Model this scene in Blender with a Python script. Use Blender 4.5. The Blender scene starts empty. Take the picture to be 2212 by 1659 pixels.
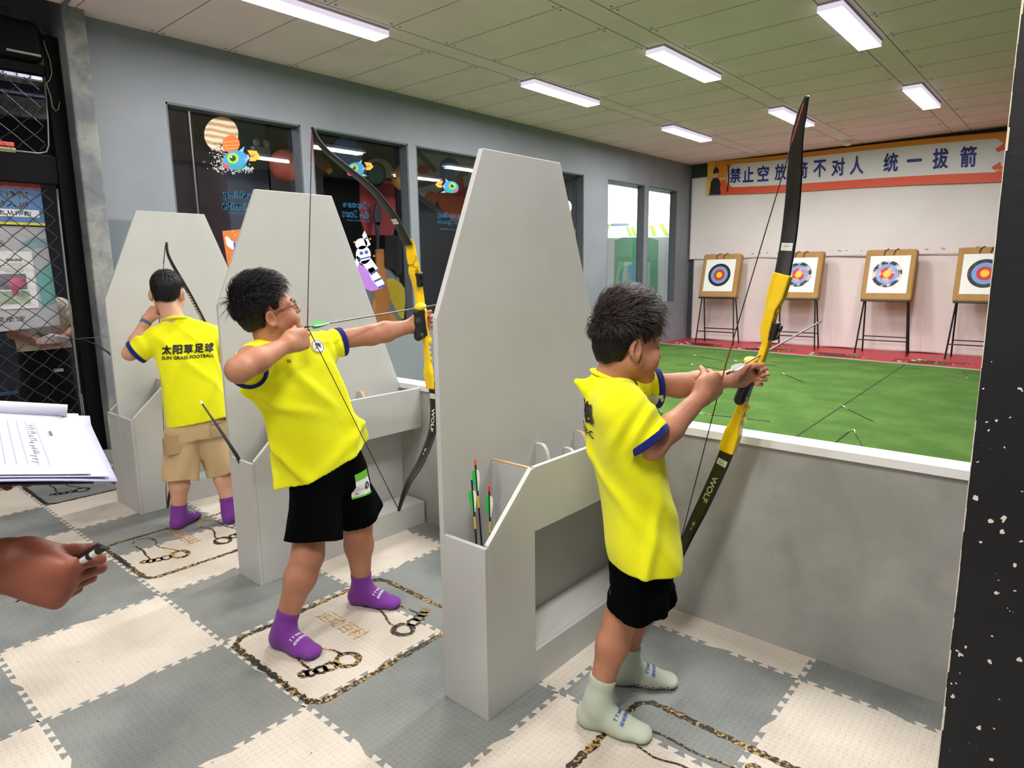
import bpy, bmesh, math, random
import numpy as np
from mathutils import Vector, Matrix
random.seed(7); np.random.seed(7)
SC = bpy.context.scene; COL = SC.collection
# ---------------- camera (2212 x 1659 frame) ----------------
def cam_axes(a, b, c):
    fw = np.array([math.sin(a)*math.cos(b), math.cos(a)*math.cos(b), math.sin(b)])
    rt = np.array([math.cos(a), -math.sin(a), 0.0]); up = np.cross(rt, fw)
    return rt*math.cos(c)+up*math.sin(c), -rt*math.sin(c)+up*math.cos(c), fw
CR, CU, CF = cam_axes(-0.7171, -0.171, -0.0127)
cam = bpy.data.cameras.new('camera'); camo = bpy.data.objects.new('camera', cam); COL.objects.link(camo)
cam.sensor_width = 36.0; cam.lens = 1416.8/2212*36.0; cam.clip_start = .02; cam.clip_end = 200
camo.matrix_world = Matrix(((CR[0],CU[0],-CF[0],4.8232),(CR[1],CU[1],-CF[1],-1.0311),(CR[2],CU[2],-CF[2],1.4253),(0,0,0,1)))
SC.camera = camo
# ---------------- world, exposure ----------------
W = bpy.data.worlds.new('hall_air'); SC.world = W; W.use_nodes = True
W.node_tree.nodes['Background'].inputs[0].default_value = (.75,.8,.9,1)
W.node_tree.nodes['Background'].inputs[1].default_value = .20
SC.view_settings.view_transform = 'Standard'; SC.view_settings.look = 'None'
SC.view_settings.exposure = 0.0; SC.view_settings.gamma = 1.0; SC.view_settings.use_curve_mapping = False
CEIL = 3.42; WX = -1.28; BY = 11.42; RX = 4.70
def area(name, loc, sx, sy, energy, col=(1,.97,.9), rot=(0,0,0)):
    l = bpy.data.lights.new(name, 'AREA'); l.shape = 'RECTANGLE'; l.size = sx; l.size_y = sy
    l.energy = energy; l.color = col
    o = bpy.data.objects.new(name, l); o.location = loc; o.rotation_euler = rot; COL.objects.link(o); return o
LED_ROWS = [(1.55,2.75),(4.66,5.9),(7.75,9.0)]; LED_COLS = [.13,1.63,3.12]
for ly0, ly1 in LED_ROWS:
    for lx in LED_COLS:
        area('led_light', (lx,(ly0+ly1)/2,CEIL-.085), .16, 1.15, 52, (1,.975,.94))
area('led_light', (4.5,2.15,CEIL-.085), .16, 1.15, 52, (1,.975,.94))
# hall lighting outside the range: strip lamps under the hall roof, behind and beside the photographer; rear row added as fill
for hx, hy, he in ((.13,-.95,8),(1.63,-.95,12),(3.12,-.95,26),(4.62,-.95,72),(1.63,-4.05,15),(3.12,-4.05,30),(4.62,-4.05,70)):
    area('hall_light', (hx,hy,CEIL-.085), .16, 1.15, he, (1,.97,.92))
area('corridor_fill', (-2.3,1.2,3.3), .3, 1.2, 46, (.9,.93,1))  # unseen lamp, added to brighten the corridor behind the fence
area('corridor_fill', (-2.5,13.0,3.2), .8, 4.0, 190, (.95,1,.97))  # unseen lamp, added to brighten the room behind the far windows
# ---------------- helpers ----------------
def link(o, parent=None):
    COL.objects.link(o)
    if parent is not None: o.parent = parent
    return o
def tag(o, label=None, cat=None, group=None, kind=None):
    if label: o['label'] = label
    if cat: o['category'] = cat
    if group: o['group'] = group
    if kind: o['kind'] = kind
    return o
def thing(name, label, cat, loc=(0,0,0), rz=0, group=None):
    o = bpy.data.objects.new(name, None); o.location = loc; o.rotation_euler = (0,0,rz); o.empty_display_size = .05
    COL.objects.link(o); return tag(o, label, cat, group)
class MB:
    """collects shapes into one mesh"""
    def __init__(s): s.v=[]; s.f=[]; s.m=[]
    def add(s, vs, fs, mi=0):
        n=len(s.v); s.v += [tuple(map(float,v)) for v in vs]; s.f += [tuple(i+n for i in f) for f in fs]; s.m += [mi]*len(fs); return s
    def box(s, x0,x1,y0,y1,z0,z1, mi=0):
        return s.add([(x0,y0,z0),(x1,y0,z0),(x1,y1,z0),(x0,y1,z0),(x0,y0,z1),(x1,y0,z1),(x1,y1,z1),(x0,y1,z1)],
            [(3,2,1,0),(4,5,6,7),(0,1,5,4),(1,2,6,5),(2,3,7,6),(3,0,4,7)], mi)
    def prism(s, poly, d0, d1, axis, mi=0):
        """poly: 2D outline; extruded along axis between d0 and d1 (poly axes are the other two in xyz order)"""
        def P(a,b,d): return {'x':(d,a,b),'y':(a,d,b),'z':(a,b,d)}[axis]
        n=len(poly); vs=[P(a,b,d0) for a,b in poly]+[P(a,b,d1) for a,b in poly]
        return s.add(vs, [tuple(range(n)),tuple(range(2*n-1,n-1,-1))]+[(i,i+n,(i+1)%n+n,(i+1)%n) for i in range(n)], mi)
    def bar(s, a, b, r, n=8, mi=0, r2=None):
        return s.tube([a,b],[r, r if r2 is None else r2], n, mi)
    def tube(s, pts, rs, n=8, mi=0, flat=1.0, side=None):
        pts=[np.array(p,float) for p in pts]
        if not hasattr(rs,'__len__'): rs=[rs]*len(pts)
        vs=[]; prev=None
        for i,p in enumerate(pts):
            t=pts[min(i+1,len(pts)-1)]-pts[max(i-1,0)]; t/= (np.linalg.norm(t)+1e-9)
            if prev is None:
                ref=np.array(side,float) if side is not None else (np.array([0,0,1.]) if abs(t[2])<.9 else np.array([1.,0,0]))
            else: ref=prev
            u=ref-t*(ref@t); u/=(np.linalg.norm(u)+1e-9); prev=u; w=np.cross(t,u)
            for k in range(n):
                a=2*math.pi*k/n; vs.append(p+rs[i]*(math.cos(a)*u+flat*math.sin(a)*w))
        m=len(pts); fs=[]
        for i in range(m-1):
            for k in range(n): fs.append((i*n+k,i*n+(k+1)%n,(i+1)*n+(k+1)%n,(i+1)*n+k))
        fs += [tuple(range(n-1,-1,-1)), tuple(range((m-1)*n,m*n))]
        return s.add(vs,fs,mi)
    def ell(s, c, r, mi=0, nu=16, nv=10, rot=None):
        vs=[];fs=[]
        for j in range(nv+1):
            for i in range(nu):
                a=2*math.pi*i/nu;b=math.pi*j/nv
                p=np.array([r[0]*math.sin(b)*math.cos(a),r[1]*math.sin(b)*math.sin(a),r[2]*math.cos(b)])
                if rot is not None: p=np.array(rot)@p
                vs.append(p+np.array(c))
        for j in range(nv):
            for i in range(nu): fs.append((j*nu+i,(j+1)*nu+i,(j+1)*nu+(i+1)%nu,j*nu+(i+1)%nu))
        return s.add(vs,fs,mi)
    def build(s, name, mats, parent=None, bevel=0, smooth=False, seg=2):
        me=bpy.data.meshes.new(name); me.from_pydata(s.v,[],s.f)
        if not isinstance(mats,(list,tuple)): mats=[mats]
        for m in mats: me.materials.append(m)
        me.polygons.foreach_set('material_index', s.m)
        if smooth: me.polygons.foreach_set('use_smooth',[True]*len(s.f))
        me.update()
        bm=bmesh.new(); bm.from_mesh(me); bmesh.ops.remove_doubles(bm, verts=bm.verts, dist=1e-6)
        bmesh.ops.recalc_face_normals(bm, faces=bm.faces); bm.to_mesh(me); bm.free()
        o=bpy.data.objects.new(name,me); link(o,parent)
        if bevel:
            b=o.modifiers.new('bevel','BEVEL'); b.width=bevel; b.segments=seg; b.limit_method='ANGLE'; b.angle_limit=.7
        return o
def flat(name, polys, mat, parent=None):
    """polys: list of 3D outlines, one mesh (printed shapes)"""
    m=MB()
    for p in polys: m.add(p,[tuple(range(len(p)))])
    me=bpy.data.meshes.new(name); me.from_pydata(m.v,[],m.f); me.materials.append(mat)
    bm=bmesh.new(); bm.from_mesh(me); bmesh.ops.triangulate(bm, faces=bm.faces); bm.to_mesh(me); bm.free()
    return link(bpy.data.objects.new(name,me),parent)
def text_polys(s, bold=0.0, res=3):
    """vertices / faces of a string laid out from the bundled font, height of capitals about .7"""
    c=bpy.data.curves.new('t','FONT'); c.body=s; c.size=1; c.resolution_u=res; c.fill_mode='BOTH'
    o=bpy.data.objects.new('t',c); COL.objects.link(o)
    dg=bpy.context.evaluated_depsgraph_get(); dg.update()
    me=o.evaluated_get(dg).to_mesh(); V=np.array([v.co[:] for v in me.vertices]) if len(me.vertices) else np.zeros((0,3)); F=[tuple(p.vertices) for p in me.polygons]
    o.evaluated_get(dg).to_mesh_clear(); bpy.data.objects.remove(o); bpy.data.curves.remove(c)
    if bold and len(V):   # heavier strokes: the outline repeated a hair's breadth to each side
        n=len(V); b=bold*.8; sh=[(0,0),(b,0),(-b,0),(0,b),(0,-b)]; V=np.concatenate([V+np.array([p,q,0]) for p,q in sh]); F=[tuple(i+k*n for i in f) for k in range(5) for f in F]
    return V,F
def lettering(name, items, mat, parent, frame, mirror=False, warp=None):
    """items: (string, u, v, height, width or None, bold): string centred at (u,v) on the frame (origin, U, V)"""
    O,U,Vv=[np.array(x,float) for x in frame]; m=MB()
    for it in items:
        s,u,v,h,w=it[:5]; bold=it[5] if len(it)>5 else 0
        V,F=text_polys(s,bold)
        if not len(V): continue
        lo=V.min(0);hi=V.max(0);ext=np.maximum(hi-lo,1e-6)
        sy=h/ext[1]; sx=sy if w is None else w/ext[0]
        A=(V[:,0]-(lo[0]+hi[0])/2)*sx*(-1 if mirror else 1)+u; B=(V[:,1]-(lo[1]+hi[1])/2)*sy+v
        P=O+A[:,None]*U+B[:,None]*Vv
        if warp is not None: P=np.array([warp(p) for p in P])
        m.add(P,F)
    me=bpy.data.meshes.new(name); me.from_pydata(m.v,[],m.f); me.materials.append(mat)
    return link(bpy.data.objects.new(name,me),parent)
def copy_tree(o, parent=None):
    c=o.copy(); COL.objects.link(c)
    if parent is not None: c.parent=parent
    for ch in list(o.children): copy_tree(ch,c)
    return c
# ---------------- materials ----------------
def mat(name, col, rough=.6, metal=0, spec=.5, emit=0, ecol=None, alpha=1, noise=0, nscale=8, bump=0, bscale=60, coat=0):
    m=bpy.data.materials.new(name); m.use_nodes=True; nt=m.node_tree; b=nt.nodes['Principled BSDF']
    b.inputs['Base Color'].default_value=(*col,1); b.inputs['Roughness'].default_value=rough; b.inputs['Metallic'].default_value=metal
    b.inputs['Specular IOR Level'].default_value=spec; b.inputs['Alpha'].default_value=alpha; b.inputs['Coat Weight'].default_value=coat
    if emit:
        b.inputs['Emission Color'].default_value=(*(ecol or col),1); b.inputs['Emission Strength'].default_value=emit
    tc=nt.nodes.new('ShaderNodeTexCoord')
    if noise:
        n=nt.nodes.new('ShaderNodeTexNoise'); n.inputs['Scale'].default_value=nscale; n.inputs['Detail'].default_value=5
        nt.links.new(tc.outputs['Object'],n.inputs['Vector'])
        r=nt.nodes.new('ShaderNodeMapRange'); r.inputs['From Min'].default_value=.3; r.inputs['From Max'].default_value=.7
        r.inputs['To Min'].default_value=1-noise; r.inputs['To Max'].default_value=1+noise; nt.links.new(n.outputs['Fac'],r.inputs['Value'])
        mx=nt.nodes.new('ShaderNodeMix'); mx.data_type='RGBA'; mx.blend_type='MULTIPLY'; mx.inputs['Factor'].default_value=1
        mx.inputs['A'].default_value=(*col,1); nt.links.new(r.outputs['Result'],mx.inputs['B']); nt.links.new(mx.outputs['Result'],b.inputs['Base Color'])
    if bump:
        n=nt.nodes.new('ShaderNodeTexNoise'); n.inputs['Scale'].default_value=bscale; n.inputs['Detail'].default_value=4
        nt.links.new(tc.outputs['Object'],n.inputs['Vector']); bp=nt.nodes.new('ShaderNodeBump'); bp.inputs['Strength'].default_value=bump; bp.inputs['Distance'].default_value=.01
        nt.links.new(n.outputs['Fac'],bp.inputs['Height']); nt.links.new(bp.outputs['Normal'],b.inputs['Normal'])
    return m
class NX:
    """small node-expression builder"""
    def __init__(s,m): s.nt=m.node_tree; s.b=m.node_tree.nodes['Principled BSDF']
    def n(s,t,**k):
        x=s.nt.nodes.new(t)
        for a,v in k.items(): setattr(x,a,v)
        return x
    def put(s,sock,v):
        if hasattr(v,'is_output'): s.nt.links.new(v,sock)
        else: sock.default_value=v
    def m(s,op,a,b=0.0,c=None):
        x=s.n('ShaderNodeMath',operation=op); s.put(x.inputs[0],a); s.put(x.inputs[1],b)
        if c is not None: s.put(x.inputs[2],c)
        return x.outputs[0]
    def obj(s):
        t=s.n('ShaderNodeTexCoord'); q=s.n('ShaderNodeSeparateXYZ'); s.nt.links.new(t.outputs['Object'],q.inputs[0]); return t.outputs['Object'],q.outputs
    def noise(s,vec,scale,detail=3,rough=.5):
        x=s.n('ShaderNodeTexNoise'); s.nt.links.new(vec,x.inputs['Vector']); x.inputs['Scale'].default_value=scale; x.inputs['Detail'].default_value=detail; x.inputs['Roughness'].default_value=rough; return x.outputs['Fac']
    def mix(s,f,a,b,blend='MIX'):
        x=s.n('ShaderNodeMix',data_type='RGBA',blend_type=blend); s.put(x.inputs['Factor'],f); s.put(x.inputs['A'],a); s.put(x.inputs['B'],b); return x.outputs['Result']
    def bump(s,h,strength,dist=.01):
        x=s.n('ShaderNodeBump'); x.inputs['Strength'].default_value=strength; x.inputs['Distance'].default_value=dist; s.put(x.inputs['Height'],h); s.nt.links.new(x.outputs[0],s.b.inputs['Normal'])
    def step(s,v,lo,hi):
        x=s.n('ShaderNodeMapRange',interpolation_type='SMOOTHSTEP'); s.put(x.inputs['Value'],v); x.inputs['From Min'].default_value=lo; x.inputs['From Max'].default_value=hi; return x.outputs[0]
def lin(r,g,b):
    f=lambda c:(c/255/12.92 if c/255<=.04045 else ((c/255+.055)/1.055)**2.4)
    return (f(r),f(g),f(b))
M_PANEL=mat('painted_grey_board',lin(186,187,184),.5,noise=.05,nscale=3,bump=.03,bscale=25)
M_PANELEDGE=mat('pale_board_edge',lin(214,214,210),.6,noise=.06,nscale=20)
M_WOODEDGE=mat('raw_wood_edge',lin(196,160,118),.7,noise=.15,nscale=30)
M_BLACK=mat('black_paint',lin(22,23,26),.45)
M_BLACKM=mat('matte_black',lin(14,14,15),.6)
M_WHITE=mat('white_paint',lin(240,240,238),.5)
M_RED=mat('bright_red',lin(226,40,36),.5)
M_BLUE=mat('navy_blue',lin(28,36,110),.55)
M_YEL=mat('bow_yellow',lin(246,206,22),.32,noise=.05,nscale=14,coat=.2)
M_STR=mat('string_black',lin(24,22,24),.6)
M_GREEN=mat('fletch_green',lin(40,190,70),.5)
M_ORANGE=mat('nock_orange',lin(240,84,50),.5)
M_SILVER=mat('metal_grey',lin(150,152,155),.35,metal=.8)
# ======================= SETTING =======================
def at(u, v, **k):
    """the place where the sight line through a photo point meets the plane x=, y= or z="""
    d=(u-1106)/1416.8*CR+(829.5-v)/1416.8*CU+CF; a,val=list(k.items())[0]; i='xyz'.index(a)
    o=np.array([4.8232,-1.0311,1.4253]); return o+(val-o[i])/d[i]*d
def struct(o): o['kind']='structure'; return o
S=.6
def edge_curve(n=10, a=.0095, o=.0055):
    """interlocking dovetail edge from 0 to S: list of (s, offset)"""
    p=(S-.05)/n; pts=[(0,0)]
    for k in range(n):
        s=k*p+(.05 if k>=n//2 else 0)
        pts += [(s+.12*p,-a),(s+.5*p+o,-a),(s+.5*p-o,a),(s+p+o-.12*p if k in (n//2-1,n-1) else s+p+o,a)]
        if k in (n//2-1,n-1): pts[-1]=(s+.92*p,a)
        else: pts.append((s+p-o,-a))
    pts.append((S,0))
    out=[pts[0]]
    for q in pts[1:]:
        if abs(q[0]-out[-1][0])+abs(q[1]-out[-1][1])>1e-4: out.append(q)
    return out
EC=edge_curve()
def tile_poly(i,j):
    x0,y0=i*S,j*S; sg=lambda a,b:1 if (a*7+b*3)%2 else -1
    bot=[(x0+s,y0+o*sg(i,j)) for s,o in EC]; top=[(x0+s,y0+S+o*sg(i,j+1)) for s,o in EC]
    lef=[(x0+o*sg(j,i),y0+s) for s,o in EC]; rig=[(x0+S+o*sg(j,i+1),y0+s) for s,o in EC]
    return bot+rig[1:]+top[::-1][1:]+lef[::-1][1:-1]
def mat_foam(name,col,dk):
    m=mat(name,col,.62,spec=.35); x=NX(m); ob,(X,Y,Z)=x.obj()
    u=x.m('DIVIDE',X,.021); v=x.m('DIVIDE',Y,.021)
    par=x.m('MODULO',x.m('ADD',x.m('FLOOR',x.m('ADD',u,400.0)),x.m('FLOOR',x.m('ADD',v,400.0))),2.0)
    fu=x.m('ABSOLUTE',x.m('SUBTRACT',x.m('FRACT',u),.5)); fv=x.m('ABSOLUTE',x.m('SUBTRACT',x.m('FRACT',v),.5))
    def dash(a,b): return x.m('SUBTRACT',1.0,x.m('ADD',x.m('POWER',x.m('DIVIDE',a,.46),2.0),x.m('POWER',x.m('DIVIDE',b,.17),2.0)))
    h=x.m('MAXIMUM',x.m('ADD',x.m('MULTIPLY',dash(fu,fv),par),x.m('MULTIPLY',dash(fv,fu),x.m('SUBTRACT',1.0,par))),0.0)
    n=x.noise(ob,3.2,5); n2=x.noise(ob,160,2)
    c=x.mix(x.step(n,.42,.68),(*col,1),(*dk,1)); sp=x.step(x.noise(ob,42,2),.74,.77)
    c=x.mix(x.m('MULTIPLY',sp,.55),c,(.03,.03,.03,1)); x.put(x.b.inputs['Base Color'],c)
    x.bump(x.m('ADD',x.m('MULTIPLY',x.m('POWER',h,.6),1.0),x.m('MULTIPLY',n2,.3)),.65,.0028); return m
M_TW=mat_foam('cream_foam',lin(208,200,188),lin(192,183,170)); M_TG=mat_foam('grey_foam',lin(130,134,132),lin(112,117,116))
m=MB()
for i in range(-2,9):
    for j in range(-5,3):
        p=tile_poly(i,j); m.add([(a,b,0) for a,b in p],[tuple(range(len(p)))],(i+j)%2)
me=bpy.data.meshes.new('floor'); me.from_pydata(m.v,[],m.f); me.materials.append(M_TW); me.materials.append(M_TG); me.polygons.foreach_set('material_index',m.m)
bm=bmesh.new(); bm.from_mesh(me); bmesh.ops.triangulate(bm,faces=bm.faces); bm.to_mesh(me); bm.free()
floor=struct(link(bpy.data.objects.new('floor',me)))
M_CONC=mat('corridor_floor_grey',lin(196,190,186),.55,noise=.1,nscale=2)
b=MB(); b.box(-9,9,-6,18,-.12,-.02); struct(b.build('floor_base',M_CONC))
# green carpet and red strip of the shooting lane
def mat_turf():
    m=mat('green_carpet',lin(100,136,72),.95,spec=.1); x=NX(m); ob,_=x.obj()
    n=x.noise(ob,2.2,4); f=x.noise(ob,55,3,.7); g=x.noise(ob,240,2,.7)
    c=x.mix(x.step(n,.35,.7),(*lin(90,128,62),1),(*lin(108,146,76),1)); c=x.mix(x.m('MULTIPLY',x.step(f,.4,.75),.5),c,(*lin(60,96,42),1)); x.put(x.b.inputs['Base Color'],c)
    x.bump(x.m('ADD',x.m('MULTIPLY',f,.6),g),.9,.012); return m
M_TURF=mat_turf(); M_STRIP=mat('red_rubber_strip',lin(190,44,56),.45,noise=.1,nscale=3,bump=.05,bscale=40); M_SEAM=mat('dark_seam',lin(30,46,18),.9)
b=MB(); b.prism([(WX,1.42),(RX,1.42),(RX,9.72),(WX,10.32)],0,.012,'z')
b.add([(3.10,4.0,.0135),(3.115,4.0,.0135),(2.945,9.8,.0135),(2.93,9.8,.0135)],[(0,1,2,3)],1); struct(b.build('floor_carpet',[M_TURF,M_SEAM]))
b=MB(); b.prism([(WX,10.34),(RX,9.74),(RX,BY),(WX,BY)],0,.016,'z'); struct(b.build('floor_strip',M_STRIP))
b=MB(); b.prism([(WX,10.30),(RX,9.70),(RX,9.735),(WX,10.335)],.0,.02,'z'); struct(b.build('trim_carpet',mat('grey_trim',lin(190,190,186),.5)))
# ---- walls
def mat_wall():
    m=mat('blue_grey_wall_paint',lin(132,137,147),.55,spec=.35); x=NX(m); ob,(X,Y,Z)=x.obj()
    n=x.noise(ob,1.6,4); c=x.mix(x.step(n,.35,.7),(*lin(130,136,146),1),(*lin(138,142,151),1))
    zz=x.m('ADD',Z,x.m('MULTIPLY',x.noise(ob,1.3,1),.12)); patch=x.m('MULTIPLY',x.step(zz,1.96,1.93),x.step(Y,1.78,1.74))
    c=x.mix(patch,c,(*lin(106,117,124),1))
    low=x.step(Z,1.7,.5); ch=x.step(x.noise(ob,34,4,.65),.735,.75); ch2=x.step(x.noise(ob,1.9,2),.45,.6)
    ch=x.m('MULTIPLY',ch,x.m('MULTIPLY',low,ch2)); c=x.mix(ch,c,(*lin(226,226,224),1)); x.put(x.b.inputs['Base Color'],c)
    x.bump(x.noise(ob,22,4),.12,.01); return m
M_WALL=mat_wall(); M_JAMB=mat('window_jamb_grey',lin(84,90,96),.55,noise=.12,nscale=12)
WT=.14; WZ0,WZ1=.79,2.885
WIN=[(1.515,2.80),(2.925,4.19),(4.31,5.60),(6.44,7.74),(8.42,9.62),(9.76,10.84)]
b=MB(); b.box(WX-WT,WX,.80,BY+.1,0,WZ0); b.box(WX-WT,WX,.80,BY+.1,WZ1,CEIL+.1)
ys=[.80]+[q for w in WIN for q in w]+[BY+.1]
for k in range(0,len(ys),2): b.box(WX-WT,WX,ys[k],ys[k+1],WZ0,WZ1)
struct(b.build('wall_left',M_WALL))
M_GLASS=bpy.data.materials.new('window_glass'); M_GLASS.use_nodes=True
nt=M_GLASS.node_tree; nt.nodes.clear(); o_=nt.nodes.new('ShaderNodeOutputMaterial'); mx=nt.nodes.new('ShaderNodeMixShader'); t_=nt.nodes.new('ShaderNodeBsdfTransparent'); g_=nt.nodes.new('ShaderNodeBsdfGlossy'); ge=nt.nodes.new('ShaderNodeNewGeometry'); dt=nt.nodes.new('ShaderNodeVectorMath'); dt.operation='DOT_PRODUCT'; nt.links.new(ge.outputs['Normal'],dt.inputs[0]); nt.links.new(ge.outputs['Incoming'],dt.inputs[1])
def _mm(op,a,b):
    q=nt.nodes.new('ShaderNodeMath'); q.operation=op
    for i_,v_ in enumerate((a,b)):
        if hasattr(v_,'is_output'): nt.links.new(v_,q.inputs[i_])
        else: q.inputs[i_].default_value=v_
    return q.outputs[0]
frs=_mm('ADD',_mm('MULTIPLY',_mm('POWER',_mm('SUBTRACT',1.0,_mm('ABSOLUTE',dt.outputs['Value'],0.0)),5.0),.6),.045)
g_.inputs['Roughness'].default_value=.015; g_.inputs['Color'].default_value=(.9,.9,.92,1); t_.inputs[0].default_value=(.93,.95,.96,1)
nt.links.new(frs,mx.inputs[0]); nt.links.new(t_.outputs[0],mx.inputs[1]); nt.links.new(g_.outputs[0],mx.inputs[2]); nt.links.new(mx.outputs[0],o_.inputs[0])
GX=WX-.115
for k,(y0,y1) in enumerate(WIN):
    b=MB(); b.box(GX-.004,GX+.004,y0+.012,y1-.012,WZ0+.012,WZ1-.012)
    for q in ((y0,y0+.014,WZ0,WZ1),(y1-.014,y1,WZ0,WZ1),(y0,y1,WZ0,WZ0+.014),(y0,y1,WZ1-.014,WZ1)): b.box(WX-WT,WX-.004,q[0]-.002,q[1]+.002,q[2]-.002,q[3]+.002,1)
    struct(b.build('window_%d'%(k+1),[M_GLASS,M_JAMB]))
M_DARKWALL=mat('dark_slate_wall',lin(58,62,70),.6,noise=.2,nscale=30,bump=.2,bscale=40)
b=MB(); b.box(WX-WT,RX+.2,BY,BY+.12,0,CEIL+.1); struct(b.build('wall_back',M_DARKWALL))
def mat_chip():
    m=mat('chipped_black_paint',lin(20,21,24),.45,spec=.3); x=NX(m); ob,(X,Y,Z)=x.obj()
    n=x.noise(ob,2.5,4); c=x.mix(x.step(n,.35,.7),(*lin(17,18,21),1),(*lin(25,27,30),1))
    cv=x.n('ShaderNodeTexVoronoi'); cv.inputs['Scale'].default_value=46; x.nt.links.new(ob,cv.inputs['Vector'])
    rnd=x.n('ShaderNodeSeparateColor'); x.nt.links.new(cv.outputs['Color'],rnd.inputs[0])
    dd=x.m('ADD',cv.outputs['Distance'],x.m('MULTIPLY',x.m('SUBTRACT',x.noise(ob,95,3),.5),.75))
    size=x.m('MULTIPLY',x.m('GREATER_THAN',rnd.outputs[0],.66),x.m('MULTIPLY',x.m('POWER',rnd.outputs[1],1.6),.50))
    lowz=x.step(Z,2.3,.9); chip=x.m('LESS_THAN',dd,x.m('MULTIPLY',size,x.m('ADD',.35,x.m('MULTIPLY',lowz,.65))))
    c=x.mix(chip,c,(*lin(206,200,184),1)); x.put(x.b.inputs['Base Color'],c); x.bump(x.noise(ob,30,4),.1,.01); return m
M_CHIP=mat_chip(); M_CREAMEDGE=mat('bare_plaster_edge',lin(208,198,178),.8,noise=.25,nscale=60)
b=MB(); b.box(RX,RX+.17,.335,BY+.1,0,CEIL+.1); struct(b.build('wall_right',M_CHIP))
m=MB(); rr=random.Random(3); pts=[]
z=0.0
while z<3.4:
    z2=z+rr.uniform(.01,.05); w=rr.uniform(.0,.0012) if rr.random()<.88 else rr.uniform(.0015,.004)
    m.box(RX-.0006,RX+w,.3335,.345,z,z2); z=z2
struct(m.build('trim_1',M_CREAMEDGE))
# concrete pillar closing the left wall
def mat_pillar():
    m=mat('rubbed_grey_pillar',lin(140,142,140),.6,spec=.3); x=NX(m); ob,(X,Y,Z)=x.obj()
    n=x.noise(ob,2.4,6,.65); n2=x.noise(ob,9,5,.7)
    c=x.mix(x.step(n,.4,.62),(*lin(112,116,122),1),(*lin(152,154,150),1)); c=x.mix(x.m('MULTIPLY',x.step(n2,.55,.7),.5),c,(*lin(98,100,98),1)); x.put(x.b.inputs['Base Color'],c); x.bump(n2,.2,.01); return m
M_PILLAR=mat_pillar()
b=MB(); b.box(-1.43,-1.15,.775,.93,-.02,CEIL+.12); o=b.build('pillar_wall',M_PILLAR,bevel=.012); struct(o)
b=MB(); b.prism([(-1.15,CEIL),(-.95,CEIL),(-1.10,CEIL-.02),(-1.15,CEIL-.05)],.775,.80,'y'); struct(b.build('trim_2',M_PILLAR))
# ceiling of boards with seams and screws
M_CEIL=mat('ceiling_board',lin(252,222,230),.75,spec=.2,noise=.04,nscale=2.5); M_CSEAM=mat('ceiling_seam',lin(70,66,56),.8)
b=MB(); b.box(WX-WT,RX+.2,.80,BY+.1,CEIL,CEIL+.1); b.box(-1.15,6.4,-6,.80,CEIL,CEIL+.1)
XS=[.05,.27,1.555,1.785,3.03,3.26]
for sx in XS: b.box(sx-.003,sx+.003,.80,BY,CEIL-.001,CEIL+.002,1)
for (xa,xb,off) in ((WX,.05,0),(.27,1.555,.01),(1.785,3.03,.31),(3.26,RX,.0)):
    k=0; y=.87+off
    while y<BY:
        b.box(xa,xb,y-.0025,y+.0025,CEIL-.001,CEIL+.002,1)
        for xe in (xa+.05,xb-.05):
            for dy in (-.045,.045):
                b.add([(xe+.011*math.cos(t*math.pi/4),y+dy+.011*math.sin(t*math.pi/4),CEIL-.0012) for t in range(8)],[tuple(range(8))],1)
        y+=.62
struct(b.build('ceiling',[M_CEIL,M_CSEAM]))
# high dark hall roof (outside the range)
M_VOID=mat('dark_hall_paint',lin(26,27,32),.8)
b=MB(); b.box(-9,9,-6,.80,4.9,5.0); struct(b.build('ceiling_hall',M_VOID))
b=MB(); b.box(-9,9,-6.1,-6,-.1,5); struct(b.build('wall_hall',mat('pale_hall_wall',lin(150,150,150),.8)))
# low front wall under the shooting line, with its white cap
def mat_low():
    m=mat('smudged_grey_front',lin(160,160,155),.5); x=NX(m); ob,_=x.obj(); n=x.noise(ob,1.8,4,.6); n2=x.noise(ob,7,4,.6)
    c=x.mix(x.step(n,.36,.66),(*lin(150,150,146),1),(*lin(174,174,170),1)); c=x.mix(x.m('MULTIPLY',x.step(n2,.5,.72),.3),c,(*lin(128,128,122),1)); x.put(x.b.inputs['Base Color'],c); x.bump(x.noise(ob,30,3),.04,.01); return m
M_LOW=mat_low()
b=MB(); b.box(WX,RX,1.36,1.44,0,.772); struct(b.build('wall_front',M_LOW))
b=MB(); b.box(WX,RX,1.345,1.455,.772,.802); struct(b.build('trim_3',mat('white_cap_board',lin(236,236,238),.5)))
# corridor outside the left wall
b=MB(); b.box(-4.6,-4.5,-2,20,-.1,3.6); b.box(-4.6,-1.2,19.9,20,-.1,3.6); struct(b.build('wall_corridor',M_VOID))
b=MB(); b.box(-4.6,WX-WT,.4,20,3.6,3.7); struct(b.build('ceiling_corridor',mat('dark_corridor_ceiling',lin(40,42,48),.8)))
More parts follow.
